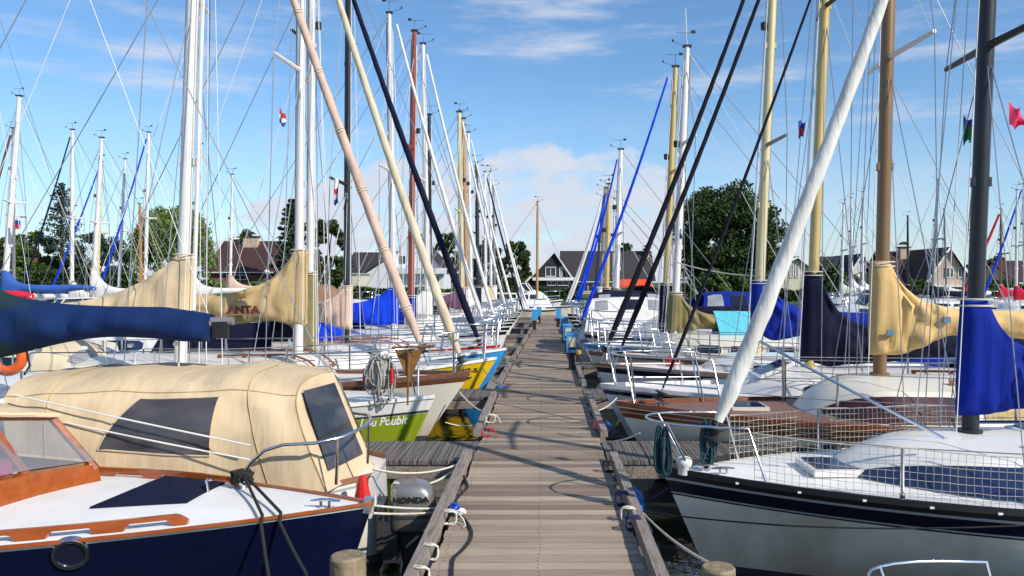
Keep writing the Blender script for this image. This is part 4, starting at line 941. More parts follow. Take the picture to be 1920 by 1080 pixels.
# --- R2b: white sloop with navy cover and pale gold mast
b = Boat('sailboat', 'white sailboat with navy boom cover and fluted gold mast behind the brown decked one', 'sailboat', 'R', .80, 11.2, L=7.4, B=1.2, zf=.78, zs=.70, rake=.6, p=2.3)
b.hull([(.03,0),(.05,1),(.10,2),(.115,1)], [gel, greyline, stripe_navy, gel, antif], below=(3,)); b.deck(deckw); b.rail(gel, h=.04, w=.03)
b.cabin(gel, wins=[(2.6,3.4,.3,.8),(3.55,4.6,.3,.8)], x0=1.8, x1=5.2, h=.28, w=.84, fs=.9, crown=.08)
b.mast(2.92, 9.2, .070, gold, lean=.043, spr=(.62,), sprl=.7, sprm=blackm, vane=False); b.boom(1.44, 3.5, alu, .05, -.05)
b.cover(navyc, hc=.95, drop=.22, w=.17, dl=.7, fat=.15, bag=.20, dec=.70, wr=1.5, seed=8); b.shrouds(halyards=3)
furl_px(b, (1166,650), (1415,0), blackc, .032); b.pulpit(h=.6, x1=1.15, fwd=.1); b.stanchions([2.3,4.0,5.7], h=.55); b.hatch(2.35, -.1, .55, .5, glassd, gel, tilt=-22); b.sprayhood(navyc, 4.7)
# --- R3a: white sloop with royal blue cover
b = Boat('sailboat', 'white sailboat with royal blue boom cover and smooth pale gold mast', 'sailboat', 'R', .86, 13.5, L=7.6, B=1.22, zf=.84, zs=.72, rake=.6)
b.hull([(.03,0),(.12,1)], [gel, stripe_navy, gel, antif], below=(2,)); b.deck(deckw); b.rail(teak)
b.cabin(gel, wins=[(2.5,3.3,.3,.8),(3.5,4.6,.3,.8)], x0=1.8, x1=5.2, h=.24, w=.84, fs=.8)
b.mast(2.74, 9.4, .076, goldl, lean=.044, spr=(.42,), sprl=.75, sprm=greym, vane=False); b.boom(1.55, 3.4, alu, .05, -.01)
b.cover(royal, hc=.72, drop=.10, bag=.20, w=.17, dl=.8, fat=.18, dec=.9, wr=1.5, seed=11); b.shrouds(); furl_px(b, (1140,645), (1390,0), blackc, .044)
b.pulpit(h=.6, x1=1.15); b.stanchions([2.3,4.0,5.7]); b.sprayhood(royal, 4.7, ln=1.0, h=.6)

# --- R3b: cream boat with olive cover and turquoise tent
b = Boat('sailboat', 'cream sailboat with olive boom cover and turquoise tarpaulin over its boom', 'sailboat', 'R', .88, 15.7, L=7.0, B=1.2, zf=.85, zs=.75, rake=.5)
b.hull([(.05,1),(.07,0)], [gel2, teak, gel2, antif], below=(2,)); b.deck(deckc); b.rail(teak)
b.cabin(gel2, wins=[(2.0,2.45,.3,.78),(2.6,3.1,.3,.78),(3.3,3.8,.3,.78)], wm=glassd, frame=gel, x0=1.2, x1=5.2, h=.42, w=.86, fs=.5, crown=.06)
b.mast(1.68, 6.85, .075, alu, lean=.046, spr=(.66,), sprl=.7); b.boom(1.42, 3.6, alu, .05, .0)
b.cover(olive, hc=.62, drop=.12, w=.15, dl=.5, fat=.13, tail=.26, dec=.7, seed=13, wr=1.6); b.shrouds()
b.tarp(turq, 2.45, 4.3, .85, .45, 1.66, notch=.12); b.pulpit(h=.6); b.stanchions([2.2,3.8,5.4])
mb = MB().tube([b.mp(6.85), b.mp(6.85)+Vector((-.03,0,.75))], .008, 5); obj('radio_aerial', mb, whitep, b.mast_o)

# --- R4a: navy wrap, blue furled sail
b = Boat('sailboat', 'white sailboat with bright blue furled jib and navy wrap on its slim gold mast', 'sailboat', 'R', .9, 18.1, L=7.2, B=1.2, zf=.85, zs=.72)
b.hull([(.03,0),(.12,1)], [gel, blueh, gel, antif], below=(2,)); b.deck(deckw); b.cabin(gel, wins=[(2.4,3.2,.3,.8),(3.4,4.4,.3,.8)], x0=1.5, x1=5.0, h=.36, w=.84)
b.mast(1.83, 7.1, .075, gold, lean=.043, spr=(.6,), vane=True); b.boom(1.5, 3.2, alu, .05); b.cover(navyc, hc=.72, drop=.45, dl=.3, dec=.35, seed=17); b.shrouds(); furl_px(b, (1090,603), (1250,150), bright, .036)
b.pulpit(); b.stanchions([2.2,3.8,5.4])

# ------------------------------------------------------------------ left side
ropeg = mat('rope_grey', (.34,.33,.31), .85, var=.4, vs=40)
# --- L2a lime green
b = L2a = Boat('sailboat', 'lime green sailboat with white lettering and tan cover sweeping up its thick mast', 'sailboat', 'L', -1.30, 9.6, L=7.6, B=1.22, zf=.86, zs=.74, rake=.55, p=2.2, sg=.04)
b.hull([(.15,0),(.158,1),(.18,2),(.188,1)], [gel, greyline, blackp, greenh, antif], below=(3,), nt=36); b.deck(deckw); b.rail(alu, h=.03, w=.03)
b.cabin(gel, wins=[(2.5,3.2,.3,.8),(3.4,4.3,.3,.8)], x0=1.9, x1=5.3, h=.33, w=.84, fs=.8)
b.mast(3.06, 9.6, .072, alu, lean=.034, spr=(.535,), sprl=.8, vane=False); b.boom(1.74, 2.9, alu, .05, .01)
b.cover(tan, hc=.84, drop=.06, w=.15, dl=.7, fat=.17, dec=1.35, wr=1.3, seed=21); b.shrouds(halyards=4)
furl_px(b, (786,640), (560,0), pinkf, .053, ties=10); b.pulpit(h=.62, x1=1.55, r=.013); b.stanchions([2.6,4.2,5.8])
obj('spinnaker_pole', MB().tube([b.mp(1.9)+Vector((-.135,0,0)), b.mp(5.4)+Vector((-.12,0,0)), b.mp(9.0)+Vector((-.1,0,0))], .025, 10), alu, b.root)
def on_hull(b, xc, z0):
    s = -b.near  # read left to right from the camera
    def f(x, y):
        lx = xc-x if b.side == 'L' else xc+x; p = b.at_x(lx, z0+y, b.near); p.y += b.near*.006; return p
    return f
L2a.hanktext('Lou Poubit', on_hull(L2a, .58, .555), .15, letter_w, shear=.38, off=.003, xs=.76)
# anchor hung on the pulpit
t = MB(); a0 = L2a.loc(770, 652, 9.25); ax = 1
t.tube([a0+Vector((.22,0,0)), a0+Vector((-.27,0,.02))], .014, 8); t.box(a0+Vector((0,.0,-.01)), (.07,.05,.07))
t.prism([a0+Vector((.18,.012,-.03)), a0+Vector((-.14,.012,-.02)), a0+Vector((.015,.02,-.40))], (0,-.02,0)); t.tube([a0+Vector((.02,.03,.05)), a0+Vector((.03,.03,-.66))], .012, 7); t.tube([a0+Vector((.02,.03,-.08)), a0+Vector((.016,.02,-.40))], .016, 6)
obj('anchor', t, rust, L2a.root, 0)
rb = coil(L2a.M @ (L2a.loc(712, 672, 9.2)), .50, .15, ropeg, 'grey and white rope bundle hung on the bow rail of the green boat', n=22, seed=4)
for px, lab in ((683,'left'), (735,'right')):
    q = P(px, 705, 9.15)-rb.location; obj('grip', MB().tube([q+Vector((0,0,-.085)), q+Vector((0,0,.085))], .02, 8), redp, rb)
b.cleat(.5, b.near*.1); b.coaming(gel, 5.4, 7.1)

# --- L2b cream, brown rails
b = L2b = Boat('sailboat', 'cream sailboat with brown rubbing strake and ochre boom cover bearing maroon capital letters', 'sailboat', 'L', -1.04, 11.3, L=7.6, B=1.2, zf=.93, zs=.80, rake=.85, p=2.1, sg=.05)
b.hull([(.03,0),(.10,1),(.12,0)], [gel2, varnb, gel2, antif], below=(2,)); b.deck(deckc); b.rail(varnb, h=.05, w=.03)
b.cabin(gel2, wins=[(2.6,3.5,.25,.8),(3.7,4.8,.25,.8)], wm=glassw, x0=1.9, x1=5.3, h=.34, w=.84)
b.handrail(2.0, 3.4, .4, varns, 5)
b.mast(2.42, 9.8, .062, alu, lean=.008, spr=(.48,), sprl=.75, vane=False, base=.98); b.boom(1.86, 3.0, alu, .05, -.005)
b.cover(tand, hc=.84, drop=.12, w=.17, dl=.6, fat=.20, dec=.75, wr=1.7, seed=25); b.shrouds(halyards=4)
mb = MB(); 
q = b.loc(468, 586, 11.3)
on_cover = cover_fn(b, .10, .05)
b.hanktext('ANTA', lambda x, y: on_cover(q.x-x, q.z+y+.01*x), .14, letter_r, off=.008, xs=1.15, parent=b.cover_o)
furl_px(b, (860,662), (640,0), creamf, .058); b.pulpit(h=.62, x1=1.2); b.stanchions([2.3,3.9,5.5]); b.coaming(gel2, 5.4, 7.1); b.sprayhood(creamc, 4.9)
# --- L3a yellow
b = L3a = Boat('sailboat', 'yellow hulled sailboat with black bow numbers and olive wrapped mast', 'sailboat', 'L', -.80, 13.7, L=7.4, B=1.2, zf=.92, zs=.72, rake=.75, p=2.1, sg=.17)
b.hull([(.03,0)], [yellowh, yellowh, antif], below=(1,)); b.deck(deckw); b.rail(gel)
b.cabin(gel, wins=[(2.6,3.4,.3,.8)], x0=2.0, x1=5.2, h=.33, w=.82)
b.mast(3.2, 9.5, .062, alu, lean=.006, spr=(.62,), sprl=.7, sprm=blackm, vane=False); b.boom(1.6, 2.8, alu, .05); b.cover(olive, hc=.82, drop=.50, dl=.22, dec=.25, fat=.14, seed=31, wr=1.4); b.shrouds()
furl_px(b, (895,632), (668,0), navyc, .052); b.pulpit(h=.62); b.stanchions([2.3,3.9,5.5])
b.hanktext('607-S', on_hull(b, .48, .70), .11, letter_k, off=.004, xs=1.3)
p0, p1, p2 = (b.at_x(x, z, b.near) for x, z in ((1.2,.62),(.42,.62),(1.0,.38)))
obj('stripe', MB().tube([p+Vector((0,b.near*.006,0)) for p in (p0, p1, p2)], .014, 5), letter_k, b.root)
# --- L3b sky blue bow
b = Boat('sailboat', 'sailboat with sky blue bow and black mast carrying a pink boom cover', 'sailboat', 'L', -.70, 15.6, L=7.4, B=1.2, zf=.92, zs=.72, rake=.7, sg=.15)
b.hull([(.02,0)], [gel, blueh, antif], below=(1,)); b.deck(deckw); b.rail(gel); b.cabin(gel, wins=[(2.5,3.5,.3,.8)], x0=1.8, x1=5.2, h=.33, w=.82); b.handrail(2.0, 3.6, .4, varn, 4)
b.mast(3.14, 9.8, .058, blackm, lean=.006, spr=(.35,), sprl=.8, vane=False); b.boom(1.62, 2.4, alu, .05); b.cover(pink, hc=.55, drop=.22, dl=.5, fat=.16, dec=.6, seed=33, wr=1.5); b.shrouds(); b.pulpit(h=.62); b.stanchions([2.3,3.9,5.5])
b.line(b.mp(8.6), Vector((.2,0,.92)), 'forestay')
# --- L4a, L4b
b = Boat('sailboat', 'white sailboat with bright blue boom cover left of the leaning furled sails', 'sailboat', 'L', -.95, 18, L=7.4, B=1.2, zf=.85, zs=.74)
b.hull([(.03,0),(.1,1)], [gel, redh, gel, antif], below=(2,)); b.deck(deckw); b.cabin(gel, wins=[(2.5,3.5,.3,.8)], x0=1.7, x1=5.2, h=.36, w=.84)
b.mast(2.42, 8.28, .066, alu, lean=-.014, spr=(.5,), sprl=.7); b.boom(1.5, 2.6, alu, .05, .0); b.cover(bright, bag=.18, hc=.62, drop=.12, dl=.9, fat=.20, dec=1.0, seed=37, w=.2); b.shrouds(); furl_px(b, (905,600), (745,50), whitec, .045); b.pulpit(); b.stanchions([2.3,3.9,5.5])
b = Boat('sailboat', 'white sailboat with red painted wooden mast and royal blue mast wrap', 'sailboat', 'L', -.92, 20, L=7.2, B=1.2, zf=.85, zs=.74)
b.hull([(.05,0)], [gel, gel, antif], below=(1,)); b.deck(deckc); b.cabin(gel2, wins=[(2.5,3.3,.3,.8)], x0=1.7, x1=5.2, h=.36, w=.84)
b.mast(2.4, 8.5, .075, redm, lean=.013, spr=(.6,), sprl=.6); b.boom(1.3, 2.6, varn, .05); b.cover(royal, hc=.6, drop=.35, dl=.3, dec=.4, seed=39); b.shrouds(); b.line(b.mp(8.0), Vector((.2,0,.9)), 'forestay'); b.pulpit()

# --- L1b: stern-to motor sailer with tan cockpit tent
b = L1b = Boat('motor_sailboat', 'white sailboat moored stern first with big tan cockpit tent and long blue boom cover', 'sailboat', 'R', -8.2, 6.22, L=6.85, B=1.08, zf=.95, zs=.70, rake=.5, stern=.32, srk=-.06, yaw=4, sp=5)
b.hull([(.04,0),(.06,1)], [gel, greyline, gel, antif], below=(2,)); b.deck(deckc); b.rail(teak, h=.03)
b.cabin(gel, wins=[(2.2,3.4,.3,.8)], x0=1.5, x1=4.1, h=.4, w=.82); b.coaming(gel2, 4.0, 6.5, .18)
b.mast(3.05, 8.2, .07, blackm, lean=.02, spr=(.50,), sprl=.75, vane=False); b.boom(1.88, 2.42, alu, .045, .015)
b.cover(navyt, hc=.95, drop=.18, w=.15, dl=1.5, fat=.12, dec=1.0, wr=1.1, seed=41, n=56, k=24)
b.shrouds(halyards=2); b.line(b.mp(7.9), Vector((.1,0,1.0)), 'forestay');
mb = MB(); pp = [(455,893,5.72),(470,868,5.72),(495,845,5.72),(530,834,5.72),(590,831,5.74),(640,820,5.82),(680,802,6.0),(697,787,6.35),(690,778,6.8),(660,774,7.15)]; mb.tube([b.loc(*q) for q in pp], .0125, 8)
for a, c in (((634,822,5.80),(630,908,5.80)), ((691,797,6.1),(689,868,6.2))): mb.tube([b.loc(*a), b.loc(*c)], .0115, 8)
obj('pushpit', mb, steel, b.root, 50)
for k in range(6):
    mb = MB(); x = b.mx+.35+.36*k; mb.box((x, b.near*.03, b.bz-.13-.10*math.exp(-((x-b.mx)/1.5)**2)), (.03,.05,.028)); obj('cover_hook', mb, whitep, b.cover_o, 0)
e = b.mp(b.bz); obj('boom_end', MB().tube([(b.mx+2.42,0,b.bz+.036), (b.mx+2.60,0,b.bz+.04)], .036, 10), greym, b.boom_o); obj('end_cap', MB().box((b.mx+2.5,0,b.bz-.03), (.12,.07,.14)), blackp, b.boom_o)
# tent
APEX = .24
def tent(b, xa, xb, hw, z0, h, slant):
    def arch(u, k=1.0):
        a = math.pi*u; c = -math.cos(a); s_ = math.sin(a)
        return math.copysign(abs(c)**.52, c)*hw*lerp(1, .97, k), h*(.90*s_**.42+.10*s_)
    def pt(x, u, off=0):
        v = (x-xa)/(xb-xa); k_ = 1.0; fz = lerp(.95, 1, sstep(0, .16, v))*(1-.030*abs(math.sin(v*math.pi*2.5))-.03*sstep(.8, 1, v)); y, z = arch(u); y *= k_
        q = Vector((x*1.1, y*1.5, z*1.8)); taut = 1-.8*sstep(.72, .95, z/h); dn = 1.5*taut*(.024*mnoise.noise(q*1.6)+.012*mnoise.noise(q*4.5)+.030*math.sin(x*10.5+z*3.2+4*mnoise.noise(q*.9))+.030*(.5-1.6*abs(mnoise.noise(Vector((x*2.4+z*1.7, z*1.2-x*.4, 9)))))+.03*mnoise.noise(Vector((x*5.5+z*1.2, y, 4)))*sstep(.6,.8,v))*(1-abs(2*u-1))**.4*(.35+.65*sstep(.55, 1, v))
        sh = (slant*(1-(z/h)) if v > .5 else 0)*sstep(.55, 1, v)-(.22*(1-(z/h)))*sstep(.3, 0, v)*-1*0
        xl = x+sh+.24*(1-z/h)*sstep(.25, 0, v)+APEX*(1-abs(y)/hw)*sstep(.75, 1, v)
        n = Vector((0, y, max(0, z-h*.55)*1.4)); n = n.normalized() if n.length > 0 else Vector((0,0,1))
        return Vector((xl, y*(1 if z < h*.6 else 1), z0+z*fz))+n*(dn+off)
    rows = [[pt(lerp(xa, xb, i/40), j/36) for j in range(37)] for i in range(41)]
    mb = MB().grid(rows); o = obj('cockpit_tent', mb, tan, b.root, 60)
    # slanted end panel towards the jetty
    cap = rows[-1]; cen = [Vector((cap[k].x, cap[k].y*.0, cap[k].z)) for k in range(37)]
    rr = []
    for f in (1, .92, .7, .4, 0): rr.append([Vector((p.x+APEX*abs(p.y)*(1-f)/hw+.02*mnoise.noise(Vector((p.y*3*f, p.z*3, 2)))*(1 if f < 1 else 0), p.y*f, p.z)) for p in cap])
    obj('end_panel', MB().grid(rr, flip=True), tan, o, 60)
    cap2 = rows[0]; obj('front_panel', MB().grid([[Vector((p.x, p.y*f, p.z)) for p in cap2] for f in (1, .5, 0)]), greyv, o, 60)
    seams = MB()
    for i in (7, 34): seams.tube([pt(lerp(xa, xb, i/40), j/36, .006) for j in range(37)], .0045, 4)
    seams.tube([pt(lerp(xa,xb,i/40), .262, .004) for i in range(41)], .004, 4); seams.tube([p+Vector((.004,0,0)) for p in cap], .006, 5); seams.tube([pt(lerp(xa,xb,i/40), 0, .003) for i in range(41)], .010, 5); obj('seam', seams, tand, o)
    if True: # side window on both sides, cut to a slanting outline
        for sd in (0, 1):
            g = []
            for i in range(13):
                v = i/12; row = []
                for j in range(9):
                    w = j/8; x = lerp(lerp(4.95, 5.20, w), lerp(5.66, 5.74, w), v); u = lerp(lerp(.041, .028, v), .225, w); cr = min(v, 1-v, w, 1-w)
                    row.append(pt(x, u if sd == 0 else 1-u, .007))
                g.append(row)
            wo = obj('window', MB().grid(g, flip=bool(sd)), tintv, o, 60); lp = g[0]+[r[-1] for r in g[1:]]+g[-1][-2::-1]+[r[0] for r in g[-2:0:-1]]; obj('frame', MB().tube(lp, .006, 5, closed=True), tan, wo)
    # window in the end panel
    zt = lambda p: (p.z-z0)/h
    def ep(y, z): # point on the end plane
        return Vector((xb+slant*(1-z)+.016+APEX*(1-abs(y)/hw), y, z0+z*h*.97))
    for (y0, y1) in ((-.70, -.12), (.12, .70)):
        obj('window', MB().grid([[ep(lerp(lerp(y0,y1,i/6), lerp(y0*.86,y1*.86,i/6), j/6)*1.0, lerp(.16, .86, j/6)) for j in range(7)] for i in range(7)]), tintv, o, 60)
    return o
tent(b, 4.20, 6.22, .84, .70, .86, .34)
p = [b.loc(x, y, 6.3) for x, y in ((4,770),(36,690),(76,800))]
# outboard motor on the transom
om = MB(); X0 = x_at(776, 6.42); q0 = b.Mi @ Vector((X0, 6.42, 0)); bx0, by0 = q0.x, q0.y
def rbox(cx, cy, z0_, z1_, lx, ly, prof, seg=20):
    rows = []
    for v, s_, sh in prof:
        row = []
        for k in range(seg):
            a = 2*math.pi*k/seg; c_, s2 = math.cos(a), math.sin(a); row.append(Vector((cx+sh+lx/2*s_*math.copysign(abs(c_)**.5, c_), cy+ly/2*s_*math.copysign(abs(s2)**.5, s2), lerp(z0_, z1_, v))))
        rows.append(row)
    m_ = MB().grid(rows, closed_u=True); m_.add(rows[-1], [tuple(range(seg))]); m_.add(rows[0], [tuple(range(seg))[::-1]]); return m_
om.v, om.f, om.m = (lambda r: (r.v, r.f, r.m))(rbox(bx0, by0, -.25, .30, .27, .22, [(0,.55,.02),(.3,.6,.02),(.6,.75,0),(.9,.95,0),(1,.98,0)]))
om.box((bx0-.18, by0, .20), (.12,.22,.30)); om.box((bx0-.25, by0, .32), (.05,.30,.34)); om.box((bx0, by0, -.3), (.32,.2,.02)); om.tube([(bx0-.22, by0-.18, .42), (bx0-.22, by0+.18, .42)], .012, 6)
oo = obj('outboard_motor', om, motorg, b.root, 40)
obj('cowling', rbox(bx0, by0, .285, .645, .36, .31, [(0,.95,0),(.08,1.0,0),(.42,1.0,.0),(.45,.985,0),(.60,.98,-.003),(.80,.93,-.012),(.93,.82,-.03),(.985,.66,-.045),(1,.4,-.05)]), silver, oo, 40)
obj('cowl_band', rbox(bx0, by0, .385, .41, .372, .322, [(0,1,0),(1,1,0)]), motorg, oo, 30)
v, f = textmesh('HONDA', .060, 0, .0035, xs=1.25); obj('lettering', MB().add([(bx0-.01+x, by0-.159, .515+y) for x, y in v], f), letter_k, oo, 0)
obj('mount_plate', MB().box((bx0-.31, by0-.12, .58), (.02,.3,.3)), alu, b.root, 0)
obj('flag_roll', MB().lathe([(0,0),(.05,.02),(.06,.12),(.03,.26),(0,.28)], (b.loc(680,925,6.0).x, b.loc(680,925,6.0).y, .52), 10), redp, b.root)
for yA, pA, pB, lab in ((.10,(24,740),(470,835),'upper'), (.05,(120,792),(468,862),'lower')):
    line_thing(sag(P(*pA, 5.75), P(*pB, 5.72), .004), .0065, wirew, f'{lab} of two taut white lines crossing the tan tent window')

# --- L1a: navy classic with varnished windscreen
b = L1a = Boat('cabin_boat', 'navy wooden boat with white foredeck and varnished windscreen in the lower left corner', 'boat', 'L', -1.04, 4.88, L=6.0, B=.98, zf=.90, zs=.80, rake=.40, tm=.55, p=2.1, sg=-.02)
b.hull([(.018,0),(.03,1)], [varn, gel2, navyh, antif], below=(2,), nt=40); b.deck(deckw, nt=34); b.rail(varn, name='rub_rail', h=.006, w=.018, inset=-.004)
for sd in (-1, 1):   # scalloped grab rails: a bar on long feet with arched gaps
    mb = MB(); xa, xb = .95, 3.3; n = 120; rows = []
    for i in range(n+1):
        x = lerp(xa, xb, i/n); t = x/b.L; y = sd*(b.b(t)-.10); z = b.deckz(x, b.b(t)-.1); ph = ((x-xa)/.36) % 1; gap = max(0, min(1, 3.2*(abs(ph-.5) < .29)*(1-(abs(ph-.5)/.29)**4))); end = min(1, (min(i, n-i)/2.5))
        hb = .006+.032*gap; ht = .028+.036*end
        rows.append([Vector((x, y-.014, z+hb)), Vector((x, y-.013, z+ht)), Vector((x, y+.013, z+ht)), Vector((x, y+.014, z+hb))])
    mb.grid(rows, closed_u=True); mb.add(rows[0], [(3,2,1,0)]); mb.add(rows[-1], [(0,1,2,3)]); obj('grab_rail', mb, varn, b.root, 40)
# canvas hatch cover on the foredeck
def D(px, py, up=0):
    z = .40+up; d = FPX*(CAM_H-z)/(py-VY); q = b.Mi @ P(px, py, d); return q
poly = [D(168,957), D(302,897), D(422,903), D(350,946)]
for q in poly: q.z = b.deckz(q.x, q.y)+.012
cen = sum(poly, Vector())/4+Vector((0,0,.10)); inner = [cen.lerp(q, .45)+Vector((0,0,.006)) for q in poly]; outr = [q-Vector((0,0,.02)) for q in poly]
mb = MB()
ring = lambda pts: [pts[i].lerp(pts[(i+1) % 4], k/6) for i in range(4) for k in range(6)]
mb.grid([ring(outr), ring(poly), [q+Vector((0,0,.012*mnoise.noise(q*6))) for q in ring(inner)], [cen]*24], closed_u=True); obj('hatch_cover', mb, navyc, b.root, 50)
# windscreen
Ap, Bp, Cp = Vector((-3.03,5.42,.475)), Vector((-3.20,4.98,.515)), Vector((-3.36,4.45,.54)); Dp = Vector((-3.75,5.66,.475))
At, Bt, Ct, Dt = Vector((-3.30,5.36,.84)), Vector((-3.48,4.98,.905)), Vector((-3.64,4.45,.93)), Vector((-4.0,5.55,.83))
w = lambda p: b.Mi @ p
fr = MB()
def bar(a, c, wd=.03): fr.tube([w(a), w(c)], wd, 6)
for a, c in ((Ap,At),(Bp,Bt),(Cp,Ct),(Dp,Dt)): bar(a, c, .027)
for a, c in ((At,Bt),(Bt,Ct),(At,Dt)): bar(a, c, .026)
ws = obj('windscreen', fr, varn, b.root, 50)
base = MB(); low = [Dp, Ap+Vector((-.01,.01,0)), Bp+Vector((.01,0,0)), Cp+Vector((.03,0,0))]
rw = [[w(p+Vector((.035,.01,0)))*1 for p in low], [w(p+Vector((.012,0,.035))) for p in low], [w(p+Vector((-.05,0,.045))) for p in low]]
for q in rw[0]: q.z = b.deckz(q.x, q.y)-.01
base.grid(rw); obj('coaming', base, varn, b.root, 30)
for a, c, e, g in ((Ap,Bp,Bt,At),(Bp,Cp,Ct,Bt),(Dp,Ap,At,Dt)): obj('pane', MB().add([w(a+Vector((0,0,.06))), w(c+Vector((0,0,.06))), w(e), w(g)], [(0,1,2,3)]), glassc, ws, 0)
hd = []; fl = [Dt, At, Bt, Ct]; fpts = []
for k in range(13):
    v = k/12*3; i0 = min(2, int(v)); fpts.append(fl[i0].lerp(fl[i0+1], v-i0))
for i in range(9):
    u = i/8; row = []
    for j, q in enumerate(fpts):
        rise = .17*math.sin(min(1, u*1.6)*math.pi/2)*math.sin(math.pi*min(1, .10+j/12*.62)); row.append(w(Vector((q.x+.05-1.6*u, q.y, q.z+.012+rise+.008*mnoise.noise(Vector((j*.7, i*.6, 1)))))))
    hd.append(row)
obj('canopy', MB().grid(hd).grid([[p-Vector((0,0,.012)) for p in r] for r in hd], flip=True).tube([r[0] for r in hd], .012, 5).tube(hd[0], .016, 6), tan, b.root, 50)
obj('bench', MB().box(w(Vector((-4.0,4.9,.50))), (.9,.9,.12)), magenta, b.root, 30); obj('interior_cover', MB().box(w(Vector((-4.6,5.0,.62))), (.6,1.0,.34)), navyc, b.root, 30); obj('cockpit_floor', MB().box(w(Vector((-4.6,4.9,.40))), (2.0,1.3,.02)), darkin, b.root, 0)
for px, py in ((598,962),): q = D(px, py); b.cleat(q.x, b.near*min(abs(q.y), b.b(q.x/b.L)-.07))
q = D(455, 912); mb = MB().tube([(q.x,q.y,b.deckz(q.x,q.y)), (q.x,q.y,b.deckz(q.x,q.y)+.10)], .022, 10).tube([(q.x-.07,q.y,b.deckz(q.x,q.y)+.075), (q.x+.07,q.y,b.deckz(q.x,q.y)+.075)], .012, 8); obj('bollard', mb, steel, b.root)
q2 = D(338, 903); q2 = b.loc(390, 912, 5.1); obj('fairlead', MB().tube([(q2.x,q2.y,b.deckz(q2.x,q2.y)), (q2.x+.01,q2.y,b.deckz(q2.x,q2.y)+.075), (q2.x-.03,q2.y,b.deckz(q2.x,q2.y)+.085)], .011, 8), steel, b.root)
obj('stem_cap', MB().tube([b.pt(.004,.93,0)+Vector((-.005,0,0)), b.pt(.004,.84,0)+Vector((.0,0,0))], .03, 8), steel, b.root)
xx = (b.Mi @ P(85, 1066, 4.0)).x; zz = (b.Mi @ P(85, 1066, 4.0)).z; ph = b.at_x(xx, zz, b.near); nrm = (b.at_x(xx+.05, zz, b.near)-b.at_x(xx-.05, zz, b.near)).cross(b.at_x(xx, zz+.05, b.near)-b.at_x(xx, zz-.05, b.near)).normalized()
if nrm.y*b.near < 0: nrm = -nrm
qm = nrm.to_track_quat('Z', 'Y').to_matrix()
def onport(mm): mm.v = [tuple(qm @ Vector(v)+ph) for v in mm.v]; return mm
po = obj('porthole', onport(MB().lathe([(.066,.0),(.070,.014),(.088,.016),(.094,.006),(.096,-.02)], (0,0,0), 28)), steel, b.root); obj('pane', onport(MB().lathe([(0,.006),(.067,.006)], (0,0,0), 20)), glassd, po, 0)
bq = b.M @ D(455, 912); bq.z += .09; mbx = MB(); rr = random.Random(3)
for i in range(10):
    a0 = rr.uniform(0,6.28); pts = [bq+Vector((.06*math.cos(a0+k*.62)*rr.uniform(.7,1.2), .055*math.sin(a0+k*.62)*rr.uniform(.7,1.2), rr.uniform(-.07,.02))) for k in range(9)]; mbx.tube(pts, .010, 6)
for px2, py2, dd in ((505,1090,4.3),(582,1090,4.35)):
    gx = .56 if px2 < 540 else .47; e = P(px2, py2, dd); gq = L1a.at_x(gx, L1a.zsh(gx/L1a.L), L1a.near); gw = L1a.M @ (gq+Vector((0,L1a.near*.012,.022))); g2 = L1a.M @ (gq+Vector((0,L1a.near*.03,-.03))); mbx.tube([bq, bq.lerp(gw,.5)+Vector((0,0,.0)), gw, g2, g2.lerp(e,.5)-Vector((0,.0,.01)), e], .010, 6)
single('mooring_rope', mbx, ropeb, 'black ropes knotted on the foredeck bollard and hanging over the navy hull', 'rope', None, 60)

# mooring lines and lashings at the jetty
line_thing(sag(P(700,880,6.1), P(866,868,7.5), .06, 16), .011, ropew, 'upper pale rope from the tented stern to the left rail')
line_thing(sag(P(740,905,6.3), P(862,872,7.45), .09, 16), .011, ropew, 'lower pale rope sagging from the tented stern to the left rail')
line_thing(sag(P(700,948,5.6), P(846,952,6.35), .015), .010, ropew, 'pale rope across the outboard motor tied round the left rail')
line_thing(sag(P(700,962,5.6), P(822,960,6.2), .01), .008, ropew, 'second thinner rope across the dark leg of the outboard motor')
wraprope(842, 958, ropew, 'pale rope lashing round the left rail beside the blue plug', turns=3)
wraprope(806, 1020, ropew, 'white rope lashing round the near left rail', turns=2)
wraprope(788, 1062, ropew, 'white rope lashing round the left rail at the bottom edge', turns=2)
wraprope(920, 778, ropew, 'white rope lashing on the left rail beside the green bow', turns=4)
wraprope(912, 802, roper, 'red rope lashing on the left rail near its gap', turns=3)
wraprope(1168, 925, ropen, 'navy rope wrapped round the near right rail', turns=4)
wraprope(1178, 952, ropew, 'dirty white knot on the near right rail', turns=3)
wraprope(1189, 970, ropen, 'second navy rope wrapped round the near right rail below the white knot', turns=4)
wraprope(1122, 792, roper, 'red rope lashing on the right rail beside the round blue buoy', turns=3)
wraprope(1142, 866, ropeb, 'black strap round the end of the near right rail', turns=4)
line_thing(sag(P(1128,828,8.9), P(1200,812,8.0), .03), .010, ropew, 'pale rope from the right rail to the brown decked boat')
line_thing(sag(P(915,790,9.7), P(835,792,9.5), .05), .009, ropew, 'white rope from left rail to the green bow')
line_thing(sag(P(918,775,10.2), P(862,735,11.1), .06), .009, ropew, 'white rope from left rail to the cream bow')
line_thing(sag(P(940,722,13), P(905,690,13.6), .05), .010, ropew, 'white rope from left rail to the yellow bow')
line_thing(sag(P(1120,770,10.6), P(1165,735,11.2), .05), .010, ropew, 'white rope from right rail to the white navy striped bow')

L2a.fender(2.2, L2a.near, fendw, r=.09, ln=.5); L2b.fender(2.0, L2b.near, fendb, r=.09)
line_thing(sag(P(1263,490,15.6), P(1428,518,13.4), .06), .011, ropew, 'white rope slung between two masts in front of the huge dark tree', name='rope')
